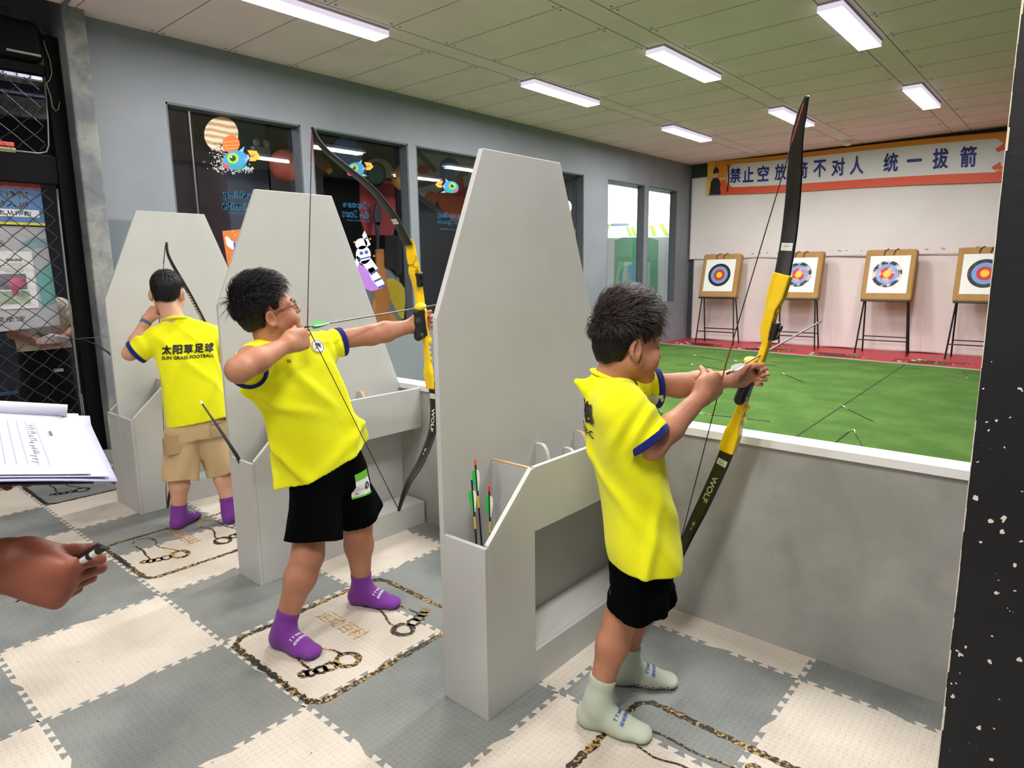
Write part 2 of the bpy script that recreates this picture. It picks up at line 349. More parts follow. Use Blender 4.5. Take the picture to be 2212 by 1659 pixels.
# ---- ceiling lamps
M_LED=mat('lit_diffuser',(1,.99,.96),.5,emit=14,ecol=(1,.985,.96)); M_LH=mat('lamp_housing',lin(196,190,192),.5); M_LS=mat('lit_diffuser_side',lin(226,216,236),.5,emit=.8,ecol=lin(226,214,240))
rown=['row nearest the archers','middle row of the range','row nearest the targets']; coln=['left','centre','right']
for r,(y0,y1) in enumerate(LED_ROWS):
    for c,lx in enumerate(LED_COLS):
        t=thing('ceiling_light','white batten lamp on the ceiling, %s column, %s'%(coln[c],rown[r]),'ceiling light',(lx,(y0+y1)/2,CEIL),group='batten lamps on the range ceiling')
        L=(y1-y0)/2; b=MB(); b.box(-.095,.095,-L,L,-.018,0); b.build('housing',M_LH,t,bevel=.002)
        d=MB(); d.box(-.092,.092,-L+.003,L-.003,-.06,-.0185,0); df=d.build('diffuser',[M_LED,M_LS],t)
        for p_ in df.data.polygons: p_.material_index=0 if p_.normal.z<-.5 else 1
t=thing('smoke_detector','round white smoke detector on the ceiling near the banner','smoke detector',(1.66,10.9,CEIL))
b=MB(); b.tube([(0,0,0),(0,0,-.03)],.085,20); b.build('base',M_WHITE,t,bevel=.004); b=MB(); b.ell((0,0,-.03),(.075,.075,.05),nu=20,nv=10); b.build('dome',M_WHITE,t,smooth=True)
# ---- dividers between the bays
def divider(x, label, double=False):
    """x: right-hand side of the rack; panel .20 to its left"""
    t=thing('bay_divider',label,'divider',(x,0,0),group='grey dividers between the archery bays')
    px=-.203; p=MB(); p.prism([(.335,0),(1.345,0),(1.345,.80),(.965,1.81),(.555,1.81),(.335,1.285)],px,px+.02,'x'); p.build('panel',[M_PANEL],t,bevel=.0025)
    def rack(s):
        # s=+1 right of the panel, -1 left of it
        a=(px+.02) if s>0 else px; X=lambda d: a+s*d
        def bx(n,d0,d1,y0,y1,z0,z1,mt=M_PANEL,parent=t):
            q=MB(); xa,xb=sorted((X(d0),X(d1))); q.box(xa,xb,y0,y1,z0,z1); return q.build(n,mt,parent,bevel=.0015)
        Wd=.183
        bx('front_board',0,Wd,.335,.351,0,.585)
        q=MB(); xa,xb=sorted((X(Wd-.016),X(Wd))); q.prism([(.3515,0),(.579,0),(.579,.785),(.565,.785),(.3515,.588)],xa,xb,'x'); q.build('side_board',M_PANEL,t,bevel=.0015)
        q=MB(); q.prism([(.3515,.588),(.565,.785),(.565,.789),(.3515,.592)],xa,xb,'x'); q.build('edge_strip',M_PANELEDGE,t)
        bx('inner_board',0,Wd-.017,.568,.582,.02,.782); bx('edge_strip',0,Wd-.017,.568,.582,.7825,.787,M_WOODEDGE)
        bx('apron',Wd-.016,Wd,.58,1.344,.565,.785); bx('edge_strip',Wd-.016,Wd,.58,1.344,.7855,.789,M_PANELEDGE)
        bx('tray_bottom',0,Wd-.017,.583,1.344,.565,.58); bx('shelf_board',0,Wd-.017,.583,1.344,.115,.13); bx('kick_board',Wd-.016,Wd,.58,1.344,0,.13); bx('bin_bottom',0,Wd-.017,.352,.567,.30,.315)
        for yy,tp in ((.81,.79),(.985,.735),(1.055,.79)):
            cv=[(X(.022+.036*math.sin(u*math.pi/12)),tp-.07*(1-math.cos(u*math.pi/12))) for u in range(7)]
            q=MB(); q.prism([(X(0),.582),(X(0),tp)]+cv+[(X(.058),.582)],yy,yy+.016,'y'); q.build('bow_peg',[M_PANEL],t,bevel=.001)
            q=MB(); q.prism([(X(.001),tp+.0005),(X(.001),tp+.0025)]+[(a_,c_+.0025) for a_,c_ in cv]+[(a_,c_+.0005) for a_,c_ in cv[::-1]],yy-.0005,yy+.0165,'y'); q.build('peg_edge',M_PANELEDGE if yy<1 else M_WOODEDGE,t)
    rack(1)
    if double: rack(-1)
    return t
divider(3.513,'grey bay divider with coffin-shaped panel, nearest of three, three arrows in its bin')
divider(2.073,'grey bay divider with coffin-shaped panel, middle of three, behind the boy at full draw')
divider(.645,'grey bay divider with racks on both sides, farthest of the three',True)
b=MB(); b.box(.262,.290,.3335,.3345,.50,.555); tag(b.build('sticker',mat('worn_white_sticker',lin(206,206,204),.6,noise=.1,nscale=60)),'small white square sticker on the front of the farthest divider','sticker')
# ======================= TARGET END =======================
M_CLOTH=mat('white_backdrop_cloth',lin(238,231,233),.9,spec=.1,noise=.04,nscale=1.2,bump=.05,bscale=8)
M_CLOTH2=mat('stained_backdrop_cloth',lin(232,222,222),.9,spec=.1,noise=.07,nscale=1.1)
def sheet(name, x0,x1,z0,z1,y,amp,seed,mt,sag=0):
    r=random.Random(seed); ph=[(r.uniform(1.2,7),r.uniform(0,6.28),r.uniform(-.9,.9),r.uniform(.3,1)) for _ in range(7)]
    nx,nz=150,44; vs=[];fs=[]
    for j in range(nz+1):
        for i in range(nx+1):
            x=x0+(x1-x0)*i/nx; tz=j/nz; z=z0+(z1-z0)*tz
            d=sum(w*math.sin(f*x+p+s*(z-z0)*3) for f,p,s,w in ph)/3.5
            d*=amp*(.35+.65*(1-tz)); zz=z-sag*(1-tz)*abs(math.sin(1.7*x))-(.012*math.sin(5*x+seed)*(j==0))
            vs.append((x,y-.012-abs(amp)*.6+d*.6,zz))
    for j in range(nz):
        for i in range(nx): a=j*(nx+1)+i; fs.append((a,a+1,a+nx+2,a+nx+1))
    m=MB(); m.add(vs,fs); o=m.build(name,mt,smooth=True); s=o.modifiers.new('cloth','SOLIDIFY'); s.thickness=.003; return o
cu=sheet('backdrop_curtain',-1.24,4.62,1.60,3.16,BY-.035,.03,4,M_CLOTH,.01); tag(cu,'upper white backdrop sheet hanging behind the targets, under the banner','curtain')
r=random.Random(11)
for k in range(46):
    x=-.75+k*.115+r.uniform(-.02,.02)
    if r.random()<.3: continue
    z=1.685+r.uniform(-.012,.012); a=r.uniform(-.6,.6); L=r.uniform(.012,.03)
    m=MB(); m.bar((x-L*math.cos(a),BY-.085,z-L*math.sin(a)),(x+L*math.cos(a),BY-.085,z+L*math.sin(a)),.0035,5); m.build('seam_pin',M_BLACKM,cu)
tag(sheet('backdrop_curtain',-1.16,4.62,.018,1.70,BY-.008,.016,9,M_CLOTH2),'lower stained white backdrop sheet standing behind the target stands','curtain')
# banner across the back wall
t=thing('safety_banner','long white and orange banner with blue Chinese slogan above the targets','banner',(0,BY-.12,3.0))
YB=BY-.12
cTL,cBL,cTR,cBR=[at(u,v,y=YB) for u,v in ((1529,350),(1527,421),(2168,284),(2162,393))]
def BN(u,v,o=0.0):
    p=(cBL+(cBR-cBL)*u)*(1-v)+(cTL+(cTR-cTL)*u)*v; return np.array([p[0],p[1]-o-.012*math.sin(u*9)*(1-v)**2,p[2]-.012*math.sin(u*math.pi*2)])-np.array([0,YB,3.0])
def bgrid(name,u0,u1,v0,v1,o,mt,n=40):
    m=MB(); vs=[BN(u0+(u1-u0)*i/n,v0+(v1-v0)*j/4,o) for j in range(5) for i in range(n+1)]
    m.add(vs,[(j*(n+1)+i,j*(n+1)+i+1,(j+1)*(n+1)+i+1,(j+1)*(n+1)+i) for j in range(4) for i in range(n)]); return m.build(name,mt,t)
M_BOR=mat('banner_orange',lin(238,150,36),.5); M_BRED=mat('banner_red_orange',lin(232,84,48),.5); M_BWH=mat('banner_white',lin(226,226,232),.5); M_BYE=mat('banner_yellow',lin(246,196,60),.5)
sh=bgrid('sheet',0,1.12,0,1,0,M_BOR); s=sh.modifiers.new('thick','SOLIDIFY'); s.thickness=.003; s.offset=-1
bgrid('red_band',.03,1.12,.0,.21,.002,M_BRED)
wp=[]
for cx,cy,a0 in ((.995,.75,0),(.10,.75,90),(.10,.31,180),(.995,.31,270)):
    for k in range(7):
        a=math.radians(a0+k*15); wp.append((cx+.012*math.cos(a),cy+.11*math.sin(a)))
m=MB(); n=40; top=[]; 
for i in range(n+1):
    u=.088+(1.007-.088)*i/n; e=min(1,min(u-.088,1.007-u)/.02); h=math.sqrt(max(0,1-(1-e)**2)); top.append((u,.53+.345*(.55+.45*h),.53-.33*(.55+.45*h)))
m.add([BN(u,a,.004) for u,a,b_ in top]+[BN(u,b_,.004) for u,a,b_ in top],[(i,i+1,n+2+i,n+1+i) for i in range(n)]); m.build('white_field',M_BWH,t)
m=MB()
for ch,px in zip('禁止空放箭不对人统一拔箭',(1607,1641,1679,1722,1772,1814,1855,1895,1965,2011,2060,2110)):
    V,F=text_polys(ch,.03); lo=V.min(0);hi=V.max(0); u0=(px-1529)/639.0; hu=.0225
    if ch=='一': A=(V[:,0]-(lo[0]+hi[0])/2)/(hi[0]-lo[0])*2*hu; B=(V[:,1]-(lo[1]+hi[1])/2)*.5
    else: A=(V[:,0]-(lo[0]+hi[0])/2)/(hi[0]-lo[0])*2*hu; B=(V[:,1]-(lo[1]+hi[1])/2)/(hi[1]-lo[1])*.44
    m.add([BN(u0+a,.545+b_,.016) for a,b_ in zip(A,B)],F)
m.build('lettering',mat('banner_blue_ink',lin(26,34,140),.5),t)
m=MB(); P=lambda *q:m.add([BN(u,v,.014) for u,v in q],[tuple(range(len(q)))],P.i)
P.i=0; P((.012,.0),(.062,.0),(.064,.22),(.056,.42),(.044,.52),(.03,.52),(.018,.40)); P.i=1; P((.03,.50),(.044,.50),(.05,.62),(.046,.72),(.030,.73),(.026,.62)); P((.052,.40),(.088,.44),(.088,.50),(.05,.50)); P((.004,.50),(.022,.42),(.024,.50),(.008,.58))
P.i=0; P((.027,.62),(.049,.62),(.05,.76),(.038,.84),(.027,.76)); P.i=2; P((.055,.0),(.085,.0),(.088,.24),(.074,.42),(.06,.36)); P.i=0; P((.086,.06),(.093,.10),(.098,.45),(.094,.80),(.086,.92),(.088,.78),(.092,.45),(.088,.15))
me=m.build('archer_picture',[mat('print_dark',lin(40,34,52),.5),mat('print_skin',lin(226,170,140),.5),M_BRED],t)
bgrid('yellow_corner',0,.03,.0,.98,.002,M_BYE,4)
for (u,v) in ((.985,.30),(.992,.66)): m=MB(); m.add([BN(u-.012,v,.012),BN(u+.01,v+.1,.012),BN(u+.014,v-.02,.012),BN(u-.004,v-.06,.012)],[(0,1,2,3)]); m.build('red_mark',M_BRED,t)
# targets on folding stands
M_FOAM=mat('tan_foam_block',lin(176,136,84),.85,noise=.1,nscale=7,bump=.15,bscale=30)
def mat_ring(name,col,wear):
    m=mat(name,col,.6); x=NX(m); ob,_=x.obj(); n=x.noise(ob,9,4,.65)
    c=x.mix(x.m('MULTIPLY',x.step(n,.44,.60),wear),(*col,1),(*lin(236,214,206),1)); x.put(x.b.inputs['Base Color'],c); return m
M_PAPER=mat('white_target_paper',lin(244,244,244),.7)
def target(cx, label, wear=0.0, yaw=0, sx=0):
    t=thing('archery_target',label,'archery target',(cx,10.98,0),yaw,'archery targets along the backdrop')
    tl=math.radians(14); ca,sa=math.cos(tl),math.sin(tl); O=np.array([0,-.16,.885]); Uz=np.array([0,sa,ca]); N=np.array([0,-ca,sa])
    fr=lambda x,z,d: O+np.array([x,0,0])+Uz*z+N*d
    h,w,th=.83,.365,.15
    b=MB(); vs=[fr(sx_*w,z,d) for d in (0,-th) for sx_,z in ((-1,0),(1,0),(1,h),(-1,h))]
    b.add(vs,[(0,1,2,3),(7,6,5,4),(0,4,5,1),(1,5,6,2),(2,6,7,3),(3,7,4,0)]); b.build('foam_block',M_FOAM,t,bevel=.035,seg=4)
    b=MB(); b.add([fr(x,z,.003+d) for d in (0,.003) for x,z in ((-.285,.115),(.285,.115),(.285,.72),(-.285,.72))],[(0,1,2,3),(7,6,5,4),(0,4,5,1),(1,5,6,2),(2,6,7,3),(3,7,4,0)]); pp=b.build('paper',M_PAPER,t)
    for k,(nm,rad,col,q) in enumerate((('black_ring',.215,lin(28,28,30),1),('blue_ring',.163,lin(116,160,222),.35),('red_ring',.105,lin(214,40,44),.7),('yellow_centre',.055,lin(244,206,30),.25))):
        b=MB(); n=48; b.add([fr(rad*math.cos(2*math.pi*i/n)+sx,.425+rad*math.sin(2*math.pi*i/n),.0075+k*.0012) for i in range(n)],[tuple(range(n))]); b.build(nm,mat_ring(nm,col,wear*q) if wear else mat(nm,col,.6),pp)
    for s in (-1,1):
        q=MB(); q.tube([fr(s*.07-.03,h-.10,.004),fr(s*.07-.015,h-.03,.012),fr(s*.07+.02,h+.004,-.01),fr(s*.07+.03,h+.006,-.05)],.007,6); q.build('hook',M_BLACKM,t)
    b=MB(); b.bar((-.345,-.17,.875),(.345,-.17,.875),.013); b.bar((-.345,.03,.875),(.345,.03,.875),.013)
    for s in (-1,1): b.bar((s*.33,-.2,.875),(s*.33,.05,.875),.013); b.bar((s*.33,.03,.875),(s*.33,.13,1.35),.011)
    b.build('ledge_frame',M_BLACK,t)
    for s in (-1,1):
        q=MB(); q.bar((s*.31,-.10,.87),(s*.375,-.18,.016),.013); q.build('leg',M_BLACK,t)
        q=MB(); q.bar((s*.31,.0,.87),(s*.34,.16,.016),.013); q.build('leg',M_BLACK,t)
    q=MB(); q.bar((-.357,-.16,.24),(.357,-.16,.24),.010); q.build('crossbar',M_BLACK,t)
    q=MB(); q.bar((-.335,.115,.28),(.335,.115,.28),.010); q.build('crossbar',M_BLACK,t)
    return t
target(-.41,'tan archery target on black stand, leftmost, in the corner by the left wall',0,0)
target(1.02,'tan archery target with worn rings, behind the black limb of the nearest bow',.75,0,0)
target(2.40,'tan archery target with most faded rings, third from the left',1.0,0,-.02)
target(3.66,'tan archery target with crisp rings, cut off by the black right wall',.05,0,.0)
# arrows
M_CARB=mat('black_arrow_shaft',lin(26,26,28),.4); M_FW=mat('white_vane',lin(236,234,226),.5); M_GOLD=mat('yellow_wrap',lin(222,184,50),.5)
def arrow(name,label,group=None,L=.74,vane=M_GREEN,nock=M_ORANGE,shaft=M_CARB,wrap=True):
    """tip at the origin, nock at +z"""
    t=thing(name,label,'arrow',group=group)
    b=MB(); b.bar((0,0,.02),(0,0,L-.012),.0031,8); b.build('shaft',shaft,t)
    b=MB(); b.tube([(0,0,0),(0,0,.012),(0,0,.03)],[.0006,.0036,.0036],8); b.build('point',M_SILVER,t)
    b=MB(); b.bar((0,0,L-.012),(0,0,L+.006),.0036,8); b.build('nock',nock,t)
    if wrap: b=MB(); b.bar((0,0,L-.155),(0,0,L-.115),.0035,8); b.build('wrap',M_GOLD,t)
    for k in range(3):
        a=k*2.094; c,s=math.cos(a),math.sin(a); q=MB(); pr=[(.003,L-.10),(.006,L-.098),(.014,L-.06),(.0145,L-.04),(.011,L-.03),(.003,L-.028)]
        q.add([(c*r_-s*e,s*r_+c*e,z) for e in (-.0006,.0006) for r_,z in pr],[tuple(range(6)),tuple(range(11,5,-1))]+[(i,(i+1)%6,(i+1)%6+6,i+6) for i in range(6)]); q.build('vane',M_FW if k==0 else vane,t)
    return t
def place(t,tip,nk):
    tip=np.array(tip,float);nk=np.array(nk,float); d=Vector(nk-tip).normalized(); t.location=tip; t.rotation_mode='QUATERNION'; t.rotation_quaternion=Vector((0,0,1)).rotation_difference(d)
def fl(u,v,z=.018): return at(u,v,z=z)
proto=None; GR='loose arrows on the green carpet'
CARP=[((1738,826),(1680,803),'black arrow lying on green carpet, first right of the bow hand'),((1890,912),(1805,871),'black arrow with white nock lying across the long seam of the green carpet'),
 ((1795,963),(1845,923),'black arrow with yellow wrap lying on green carpet near the white cap board'),((1869,974),(1861,960),'foreshortened arrow on green carpet nearest the white cap board'),
 ((1672,911),(1510,893),'long black arrow on green carpet behind the lower yellow limb pocket'),((1655,818),(1615,842),'black arrow on green carpet just below the bow grip'),
 ((2080,800),(2091,822),'short looking arrow on green carpet beside the black right wall'),((1575,800),(1502,789),'arrow with yellow green vanes on green carpet left of the string'),
 ((1680,790),(1560,777),'black arrow on far green carpet close to the grey trim behind the string'),((1562,779),(1516,771),'black arrow crossing another on far green carpet at the boy\'s face')]
for k,(tp,nk,lb) in enumerate(CARP):
    if proto is None: a=proto=arrow('arrow',lb,GR)
    else: a=copy_tree(proto); a['label']=lb
    p0=fl(*tp);p1=fl(*nk); d=p1-p0; d=d/np.linalg.norm(d); p1=p0+d*.74; place(a,p0+np.array([0,0,.0]),p1)
r=random.Random(5)
for k in range(24):
    a=copy_tree(proto); a['label']='black arrow among the spent arrows scattered on the red strip'; a['group']='spent arrows on the red strip'; a['category']='arrow'
    lane=k%6; sl=k//6; x=-1.1+sl*1.25+r.uniform(0,.3); y=10.34-.085*max(0,sl)*1.2+lane*.075; an=r.uniform(-.03,.03); z=.0205; fl_=r.random()<.5
    e=(x+.76*math.cos(an),y+.76*math.sin(an),z); place(a,*(((x,y,z),e) if fl_ else (e,(x,y,z))))
# arrows standing in the divider bins
for k,(tp,nk,lb,nm) in enumerate((((3.425,.43,.32),(3.397,.42,.825),'tallest arrow with orange nock in the nearest divider bin',M_ORANGE),((3.43,.40,.32),(3.385,.415,.755),'arrow with blue nock in the nearest divider bin',M_BLUE),((3.44,.44,.32),(3.447,.43,.745),'arrow with red nock standing rightmost in the nearest divider bin',M_RED))):
    a=arrow('arrow',lb,'arrows in the nearest bin',np.linalg.norm(np.array(tp)-np.array(nk)),nock=nm); place(a,tp,nk)
q=[(1.975,.425,.335),(1.945,.372,.50),tuple(at(512,985,y=.328)),tuple(at(488,948,y=.300)),tuple(at(460,906,y=.275)),tuple(at(436,871,y=.25))]
t=thing('spare_bow_limb','loose black bow limb with white tip leaning out of the middle divider bin','bow limb',q[0])
o=np.array(q[0]); b=MB(); b.tube([np.array(p)-o for p in q],[.014,.013,.011,.009,.007,.005],8,flat=.45,side=(.3,-.9,.3)); b.build('limb',M_STR,t,smooth=True)
b=MB(); e=np.array(q[-1]); d=e-np.array(q[-2]); d/=np.linalg.norm(d); b.tube([e-o-d*.004,e-o+d*.012],[.006,.004],8); b.build('tip',M_WHITE,t)
# ======================= WINDOWS: stickers and what stands behind them =======================
SX=GX+.0125
def gl(u,v,o=0.0): return at(u,v,x=SX-o)
def circ(cu,cv,ru,rv=None,n=28,a0=0,a1=360,rot=0):
    rv=ru if rv is None else rv; out=[]
    for i in range(n):
        a=math.radians(a0+(a1-a0)*i/(n-(0 if a1-a0>=360 else 1))); x=ru*math.cos(a); y=rv*math.sin(a); c,s=math.cos(math.radians(rot)),math.sin(math.radians(rot)); out.append((cu+c*x-s*y,cv+s*x+c*y))
    return out
def star(cu,cv,r1,r2,n=5,a0=-90): return [(cu+(r1 if k%2==0 else r2)*math.cos(math.radians(a0+k*180/n)),cv+(r1 if k%2==0 else r2)*math.sin(math.radians(a0+k*180/n))) for k in range(2*n)]
MC={}
def col(r,g,b_):
    k=(r,g,b_)
    if k not in MC: MC[k]=mat('print_%02x%02x%02x'%k,lin(r,g,b_),.5)
    return MC[k]
def sticker(name,label,parts,group='stickers on the window glass',lift=0.0):
    """parts: (part name, colour or material, list of photo outlines); printed film on the outer face of the glass"""
    pr=[];c=None
    t=thing(name,label,'window sticker',gl(*parts[0][2][0][0]),group=group); o=np.array(t.location)
    for k,(n,cl,ps) in enumerate(parts):
        flat(n,[[tuple(gl(u,v,-.0006*k+.004+lift)-o) for u,v in p] for p in ps],cl if not isinstance(cl,tuple) else col(*cl),t)
    return t
def mat_jup():
    m=mat('banded_tan_planet',lin(206,172,130),.5); x=NX(m); ob,(X,Y,Z)=x.obj(); w=x.n('ShaderNodeTexWave'); w.bands_direction='Z'; x.nt.links.new(ob,w.inputs['Vector']); w.inputs['Scale'].default_value=5.5; w.inputs['Distortion'].default_value=3; w.inputs['Detail'].default_value=3
    x.put(x.b.inputs['Base Color'],x.mix(w.outputs['Fac'],(*lin(176,140,100),1),(*lin(236,214,182),1))); return m
rs=random.Random(2)
def dots(n,fx,r0,r1):
    out=[]
    for _ in range(n):
        u,v=fx(); r_=rs.uniform(r0,r1); out.append(circ(u,v,r_,n=6))
    return out
def arcdots():
    t_=rs.random(); a=math.radians(200-150*t_); rr=rs.gauss(1,.12); return 507+36*rr*math.cos(a)*1.0-4,352-rr*34*math.sin(-a)*.55 if False else 345+30*rr*abs(math.sin(a))+6*rs.random()
sticker('planet_sticker','round banded tan planet sticker on the first window',[('planet',mat_jup(),[circ(478,290,37,38)]),('speckles',(24,22,26),dots(90,lambda:(rs.gauss(476,11),rs.uniform(310,352)),.8,1.9)),('white_speckles',(236,234,230),dots(120,lambda:(rs.gauss(478,13),rs.uniform(312,366)),.6,1.5))])
sticker('planet_sticker','small striped orange planet sticker touching the tan planet',[('planet',(244,110,36),[circ(499,311,19,19)]),('stripes',(250,160,80),[[(482,306),(516,303),(516,305),(482,308)],[(482,314),(517,312),(516,314),(483,316)],[(486,321),(514,319),(512,321),(488,323)]])],lift=-.002)
def creature(cu,cv,s,label,flip=1):
    f=lambda pts:[(cu+flip*x*s,cv+y*s) for x,y in pts]; C=lambda x,y,a,b_=None,**k:f(circ(x,y,a,b_,**k))
    sticker('rocket_bird_sticker',label,[('body',(54,150,214),[C(0,0,27,21,rot=-12)]),('belly',(24,156,150),[f([(-18,10),(4,12),(24,6),(16,19),(-2,21)])]),('horns',(132,186,232),[f([(8,-20),(20,-30),(17,-17)]),f([(20,-4),(34,-6),(22,4)]),f([(22,12),(36,20),(18,20)])]),
      ('cheek',(228,62,92),[f([(-27,4),(-12,14),(-14,20),(-24,16)])]),('beak',(246,190,48),[f([(26,-22),(46,-20),(54,-8),(44,2),(30,2),(34,-8)])]),('tongue',(240,120,90),[f([(32,-12),(44,-13),(40,-6),(33,-6)])]),('eye_white',(150,210,50),[C(-5,-4,13,12)]),('pupil',(20,26,40),[C(-5,-4,6.5,6.5)]),('glint',(240,246,250),[C(-8,-7,2,2)])],lift=-.003)
creature(508,346,1.0,'blue cartoon rocket bird sticker with green eye on the first window'); creature(768,366,.72,'blue cartoon rocket bird sticker on the second window, behind the bow limb'); creature(974,404,.62,'blue cartoon rocket bird sticker on the third window',-1)
sticker('dot_trail_sticker','white dotted trail sticker curling under the rocket bird on the first window',[('dots',(232,232,230),dots(150,lambda:(rs.uniform(466,548),350+rs.gauss(16,4)-((rs.uniform(0,1))*0)),.6,1.3)),('stars',(244,170,50),[star(472,371,3,1.4),star(545,365,3.4,1.5)])])
M_TXT=mat('sky_blue_sticker_text',lin(74,178,246),.5)
def wtext(label,lines):
    """mirrored lettering: it is meant to be read from the corridor. lines: (string, u, v, cap height px, width px)"""
    t=thing('window_lettering',label,'window lettering',gl(lines[0][1],lines[0][2]),group='blue lettering on the window glass'); o=np.array(t.location)
    for k,(s,u,v,h,w) in enumerate(lines):
        V,F=text_polys(s,.022); lo=V.min(0);hi=V.max(0)
        m=MB(); sl=.19
        m.add([gl(u-((x-(lo[0]+hi[0])/2)/(hi[0]-lo[0]))*w, v-((y-(lo[1]+hi[1])/2)/(hi[1]-lo[1]))*h-sl*((x-(lo[0]+hi[0])/2)/(hi[0]-lo[0]))*w*.35,.004)-o for x,y,_ in V],F); m.build('line_of_text',M_TXT,t)
wtext('mirrored blue words Pushing Limits on the first window',[('Pushing',521,423,22,78),('Limits',512,444,19,64),('never stop learning',532,462,5,76)])
wtext('mirrored blue words Capture the Stars on the second window',[('Capture',769,444,19,56),('the Stars',769,462,17,60),('The world is yours',774,477,5,50)])
wtext('mirrored blue words Expanding the Space on the third window',[('Expanding',976,467,14,62),('the Space',974,481,13,58),('explore and infinity',976,496,4,52)])
def astro(cu,cv,s,label,rot=0,arm=False):
    c_,s_=math.cos(math.radians(rot)),math.sin(math.radians(rot)); f=lambda pts:[(cu+(x*c_-y*s_)*s,cv+(x*s_+y*c_)*s) for x,y in pts]; C=lambda x,y,a,b_=None,**k:f(circ(x,y,a,b_,**k))
    sticker('astronaut_sticker',label,[('halo',(176,120,214),[f([(-26,0),(-12,60),(4,70),(30,66),(14,30)])]),('suit',(236,238,244),[C(-6,-34,13,12),C(-4,-10,16,20),f([(-12,4),(12,0),(24,22),(8,34)]),f([(2,22),(14,18),(30,44),(36,60),(22,66),(8,44)]),f([(4,-26),(-2,-52),(4,-62),(14,-30)]),f([(-18,-10),(-26,8),(-20,16),(-10,-2)])]),
      ('lines',(52,84,176),[f([(-18,-2),(12,-6),(12,-3),(-18,1)]),f([(6,32),(22,24),(24,27),(8,36)]),f([(12,48),(30,42),(31,46),(14,52)]),f([(20,62),(36,57),(37,61),(22,67)]),C(-8,-14,4,4),C(3,-15,4,4),f([(2,-46),(8,-48),(9,-44),(3,-42)])])],lift=-.001)
astro(790,560,1.0,'white astronaut sticker reaching up on the second window',-6)
sticker('astronaut_glove_sticker','white astronaut glove sticker on orange square, first window above the middle divider',[('orange_square',(204,110,54),[[(480,499),(545,493),(545,575),(492,575)]]),('glove',(234,236,244),[[(486,512),(492,511),(500,520),(512,524),(516,541),(500,538),(490,530)]]),('stripes',(58,92,190),[[(504,522),(509,523),(510,540),(505,539)]]),('stars',(246,190,70),[star(508,508,3.5,1.5),star(502,500,2,.9)])])
sticker('astronaut_helmet_sticker','small astronaut helmet sticker on the window strip right of the nearest divider',[('helmet',(240,240,246),[circ(1226,447,9,14)]),('visor',(48,36,130),[circ(1223,444,6,9)]),('suit',(240,240,246),[[(1219,460),(1232,462),(1230,476),(1222,472)]]),('tube',(240,150,50),[[(1230,456),(1234,458),(1233,472),(1229,470)]])])
sticker('spark_sticker','scatter of gold stars around the astronaut on the second window',[('stars',(246,180,60),[star(790,507,3.4,1.5),star(800,516,2.6,1.2),star(766,523,3,1.4),star(808,553,2.6,1.2)])])
# mural and props behind the glass
def prop_flat(name,label,cat,X,parts,th=.03,group=None):
    t=thing(name,label,cat,at(*parts[0][2][0][0],x=X),group=group); o=np.array(t.location)
    for k,(n,c_,ps) in enumerate(parts):
        m=MB()
        for p in ps:
            q=[at(u,v,x=X)-o+np.array([.004*k,0,0]) for u,v in p]; nn=len(q)
            m.add(q+[a_+np.array([-th,0,0]) for a_ in q],[tuple(range(nn)),tuple(range(2*nn-1,nn-1,-1))]+[(i,i+nn,(i+1)%nn+nn,(i+1)%nn) for i in range(nn)])
        o2=m.build(n,c_ if not isinstance(c_,tuple) else col(*c_),t)
        bm=bmesh.new(); bm.from_mesh(o2.data); bmesh.ops.triangulate(bm,faces=[f for f in bm.faces if len(f.verts)>4]); bm.to_mesh(o2.data); bm.free()
    return t
M_MAROON=mat('maroon_panel',lin(62,40,46),.35,noise=.2,nscale=4); M_SLATE=mat('slate_column',lin(86,90,106),.5,noise=.06,nscale=3); M_CHAR=mat('charcoal_panel',lin(48,48,54),.45,noise=.2,nscale=5)
def uprightbox(name,label,cat,u0,u1,X,th,z0,z1,mt,bev=.005,group=None,v=420):
    y0=at(u0,v,x=X)[1];y1=at(u1,v,x=X)[1]; t=MB(); t.box(X-th,X,y0,y1,z0,z1); return tag(t.build(name,mt,bevel=bev),label,cat,group)
uprightbox('corridor_screen','dark maroon panel behind the first window, left of the pale seam','panel',340,424,-2.3,.05,-.02,3.3,M_MAROON,group='tall panels in the corridor')
uprightbox('corridor_screen','dark maroon panel behind the first window, right of the pale seam','panel',429,492,-2.3,.05,-.02,3.3,M_MAROON,group='tall panels in the corridor')
uprightbox('pale_batten','thin pale upright batten between the maroon panels','batten',425.2,427.5,-2.24,.03,-.02,3.2,mat('pale_batten',lin(150,146,140),.6))
uprightbox('corridor_column','slate blue square column seen through the first window','column',493,583,-2.5,.25,-.02,3.4,M_SLATE)
uprightbox('corridor_screen','charcoal panel at the right end of the first window','panel',586,700,-2.7,.05,-.02,3.3,M_MAROON,group='tall panels in the corridor')
t=thing('emergency_lamp','grey twin spot emergency lamp on the slate column behind the first window','emergency lamp',at(563,327,x=-2.44)); 
b=MB(); b.box(-.04,.04,-.1,.1,-.045,.045); b.build('body',mat('emergency_lamp_grey',lin(176,178,182),.4),t,bevel=.006)
for s in (-1,1): b=MB(); b.ell((.03,s*.058,.085),(.03,.042,.042),nu=16,nv=8); b.build('spot_head',mat('clear_lamp_lens',lin(170,174,178),.1,spec=.8),t,smooth=True)
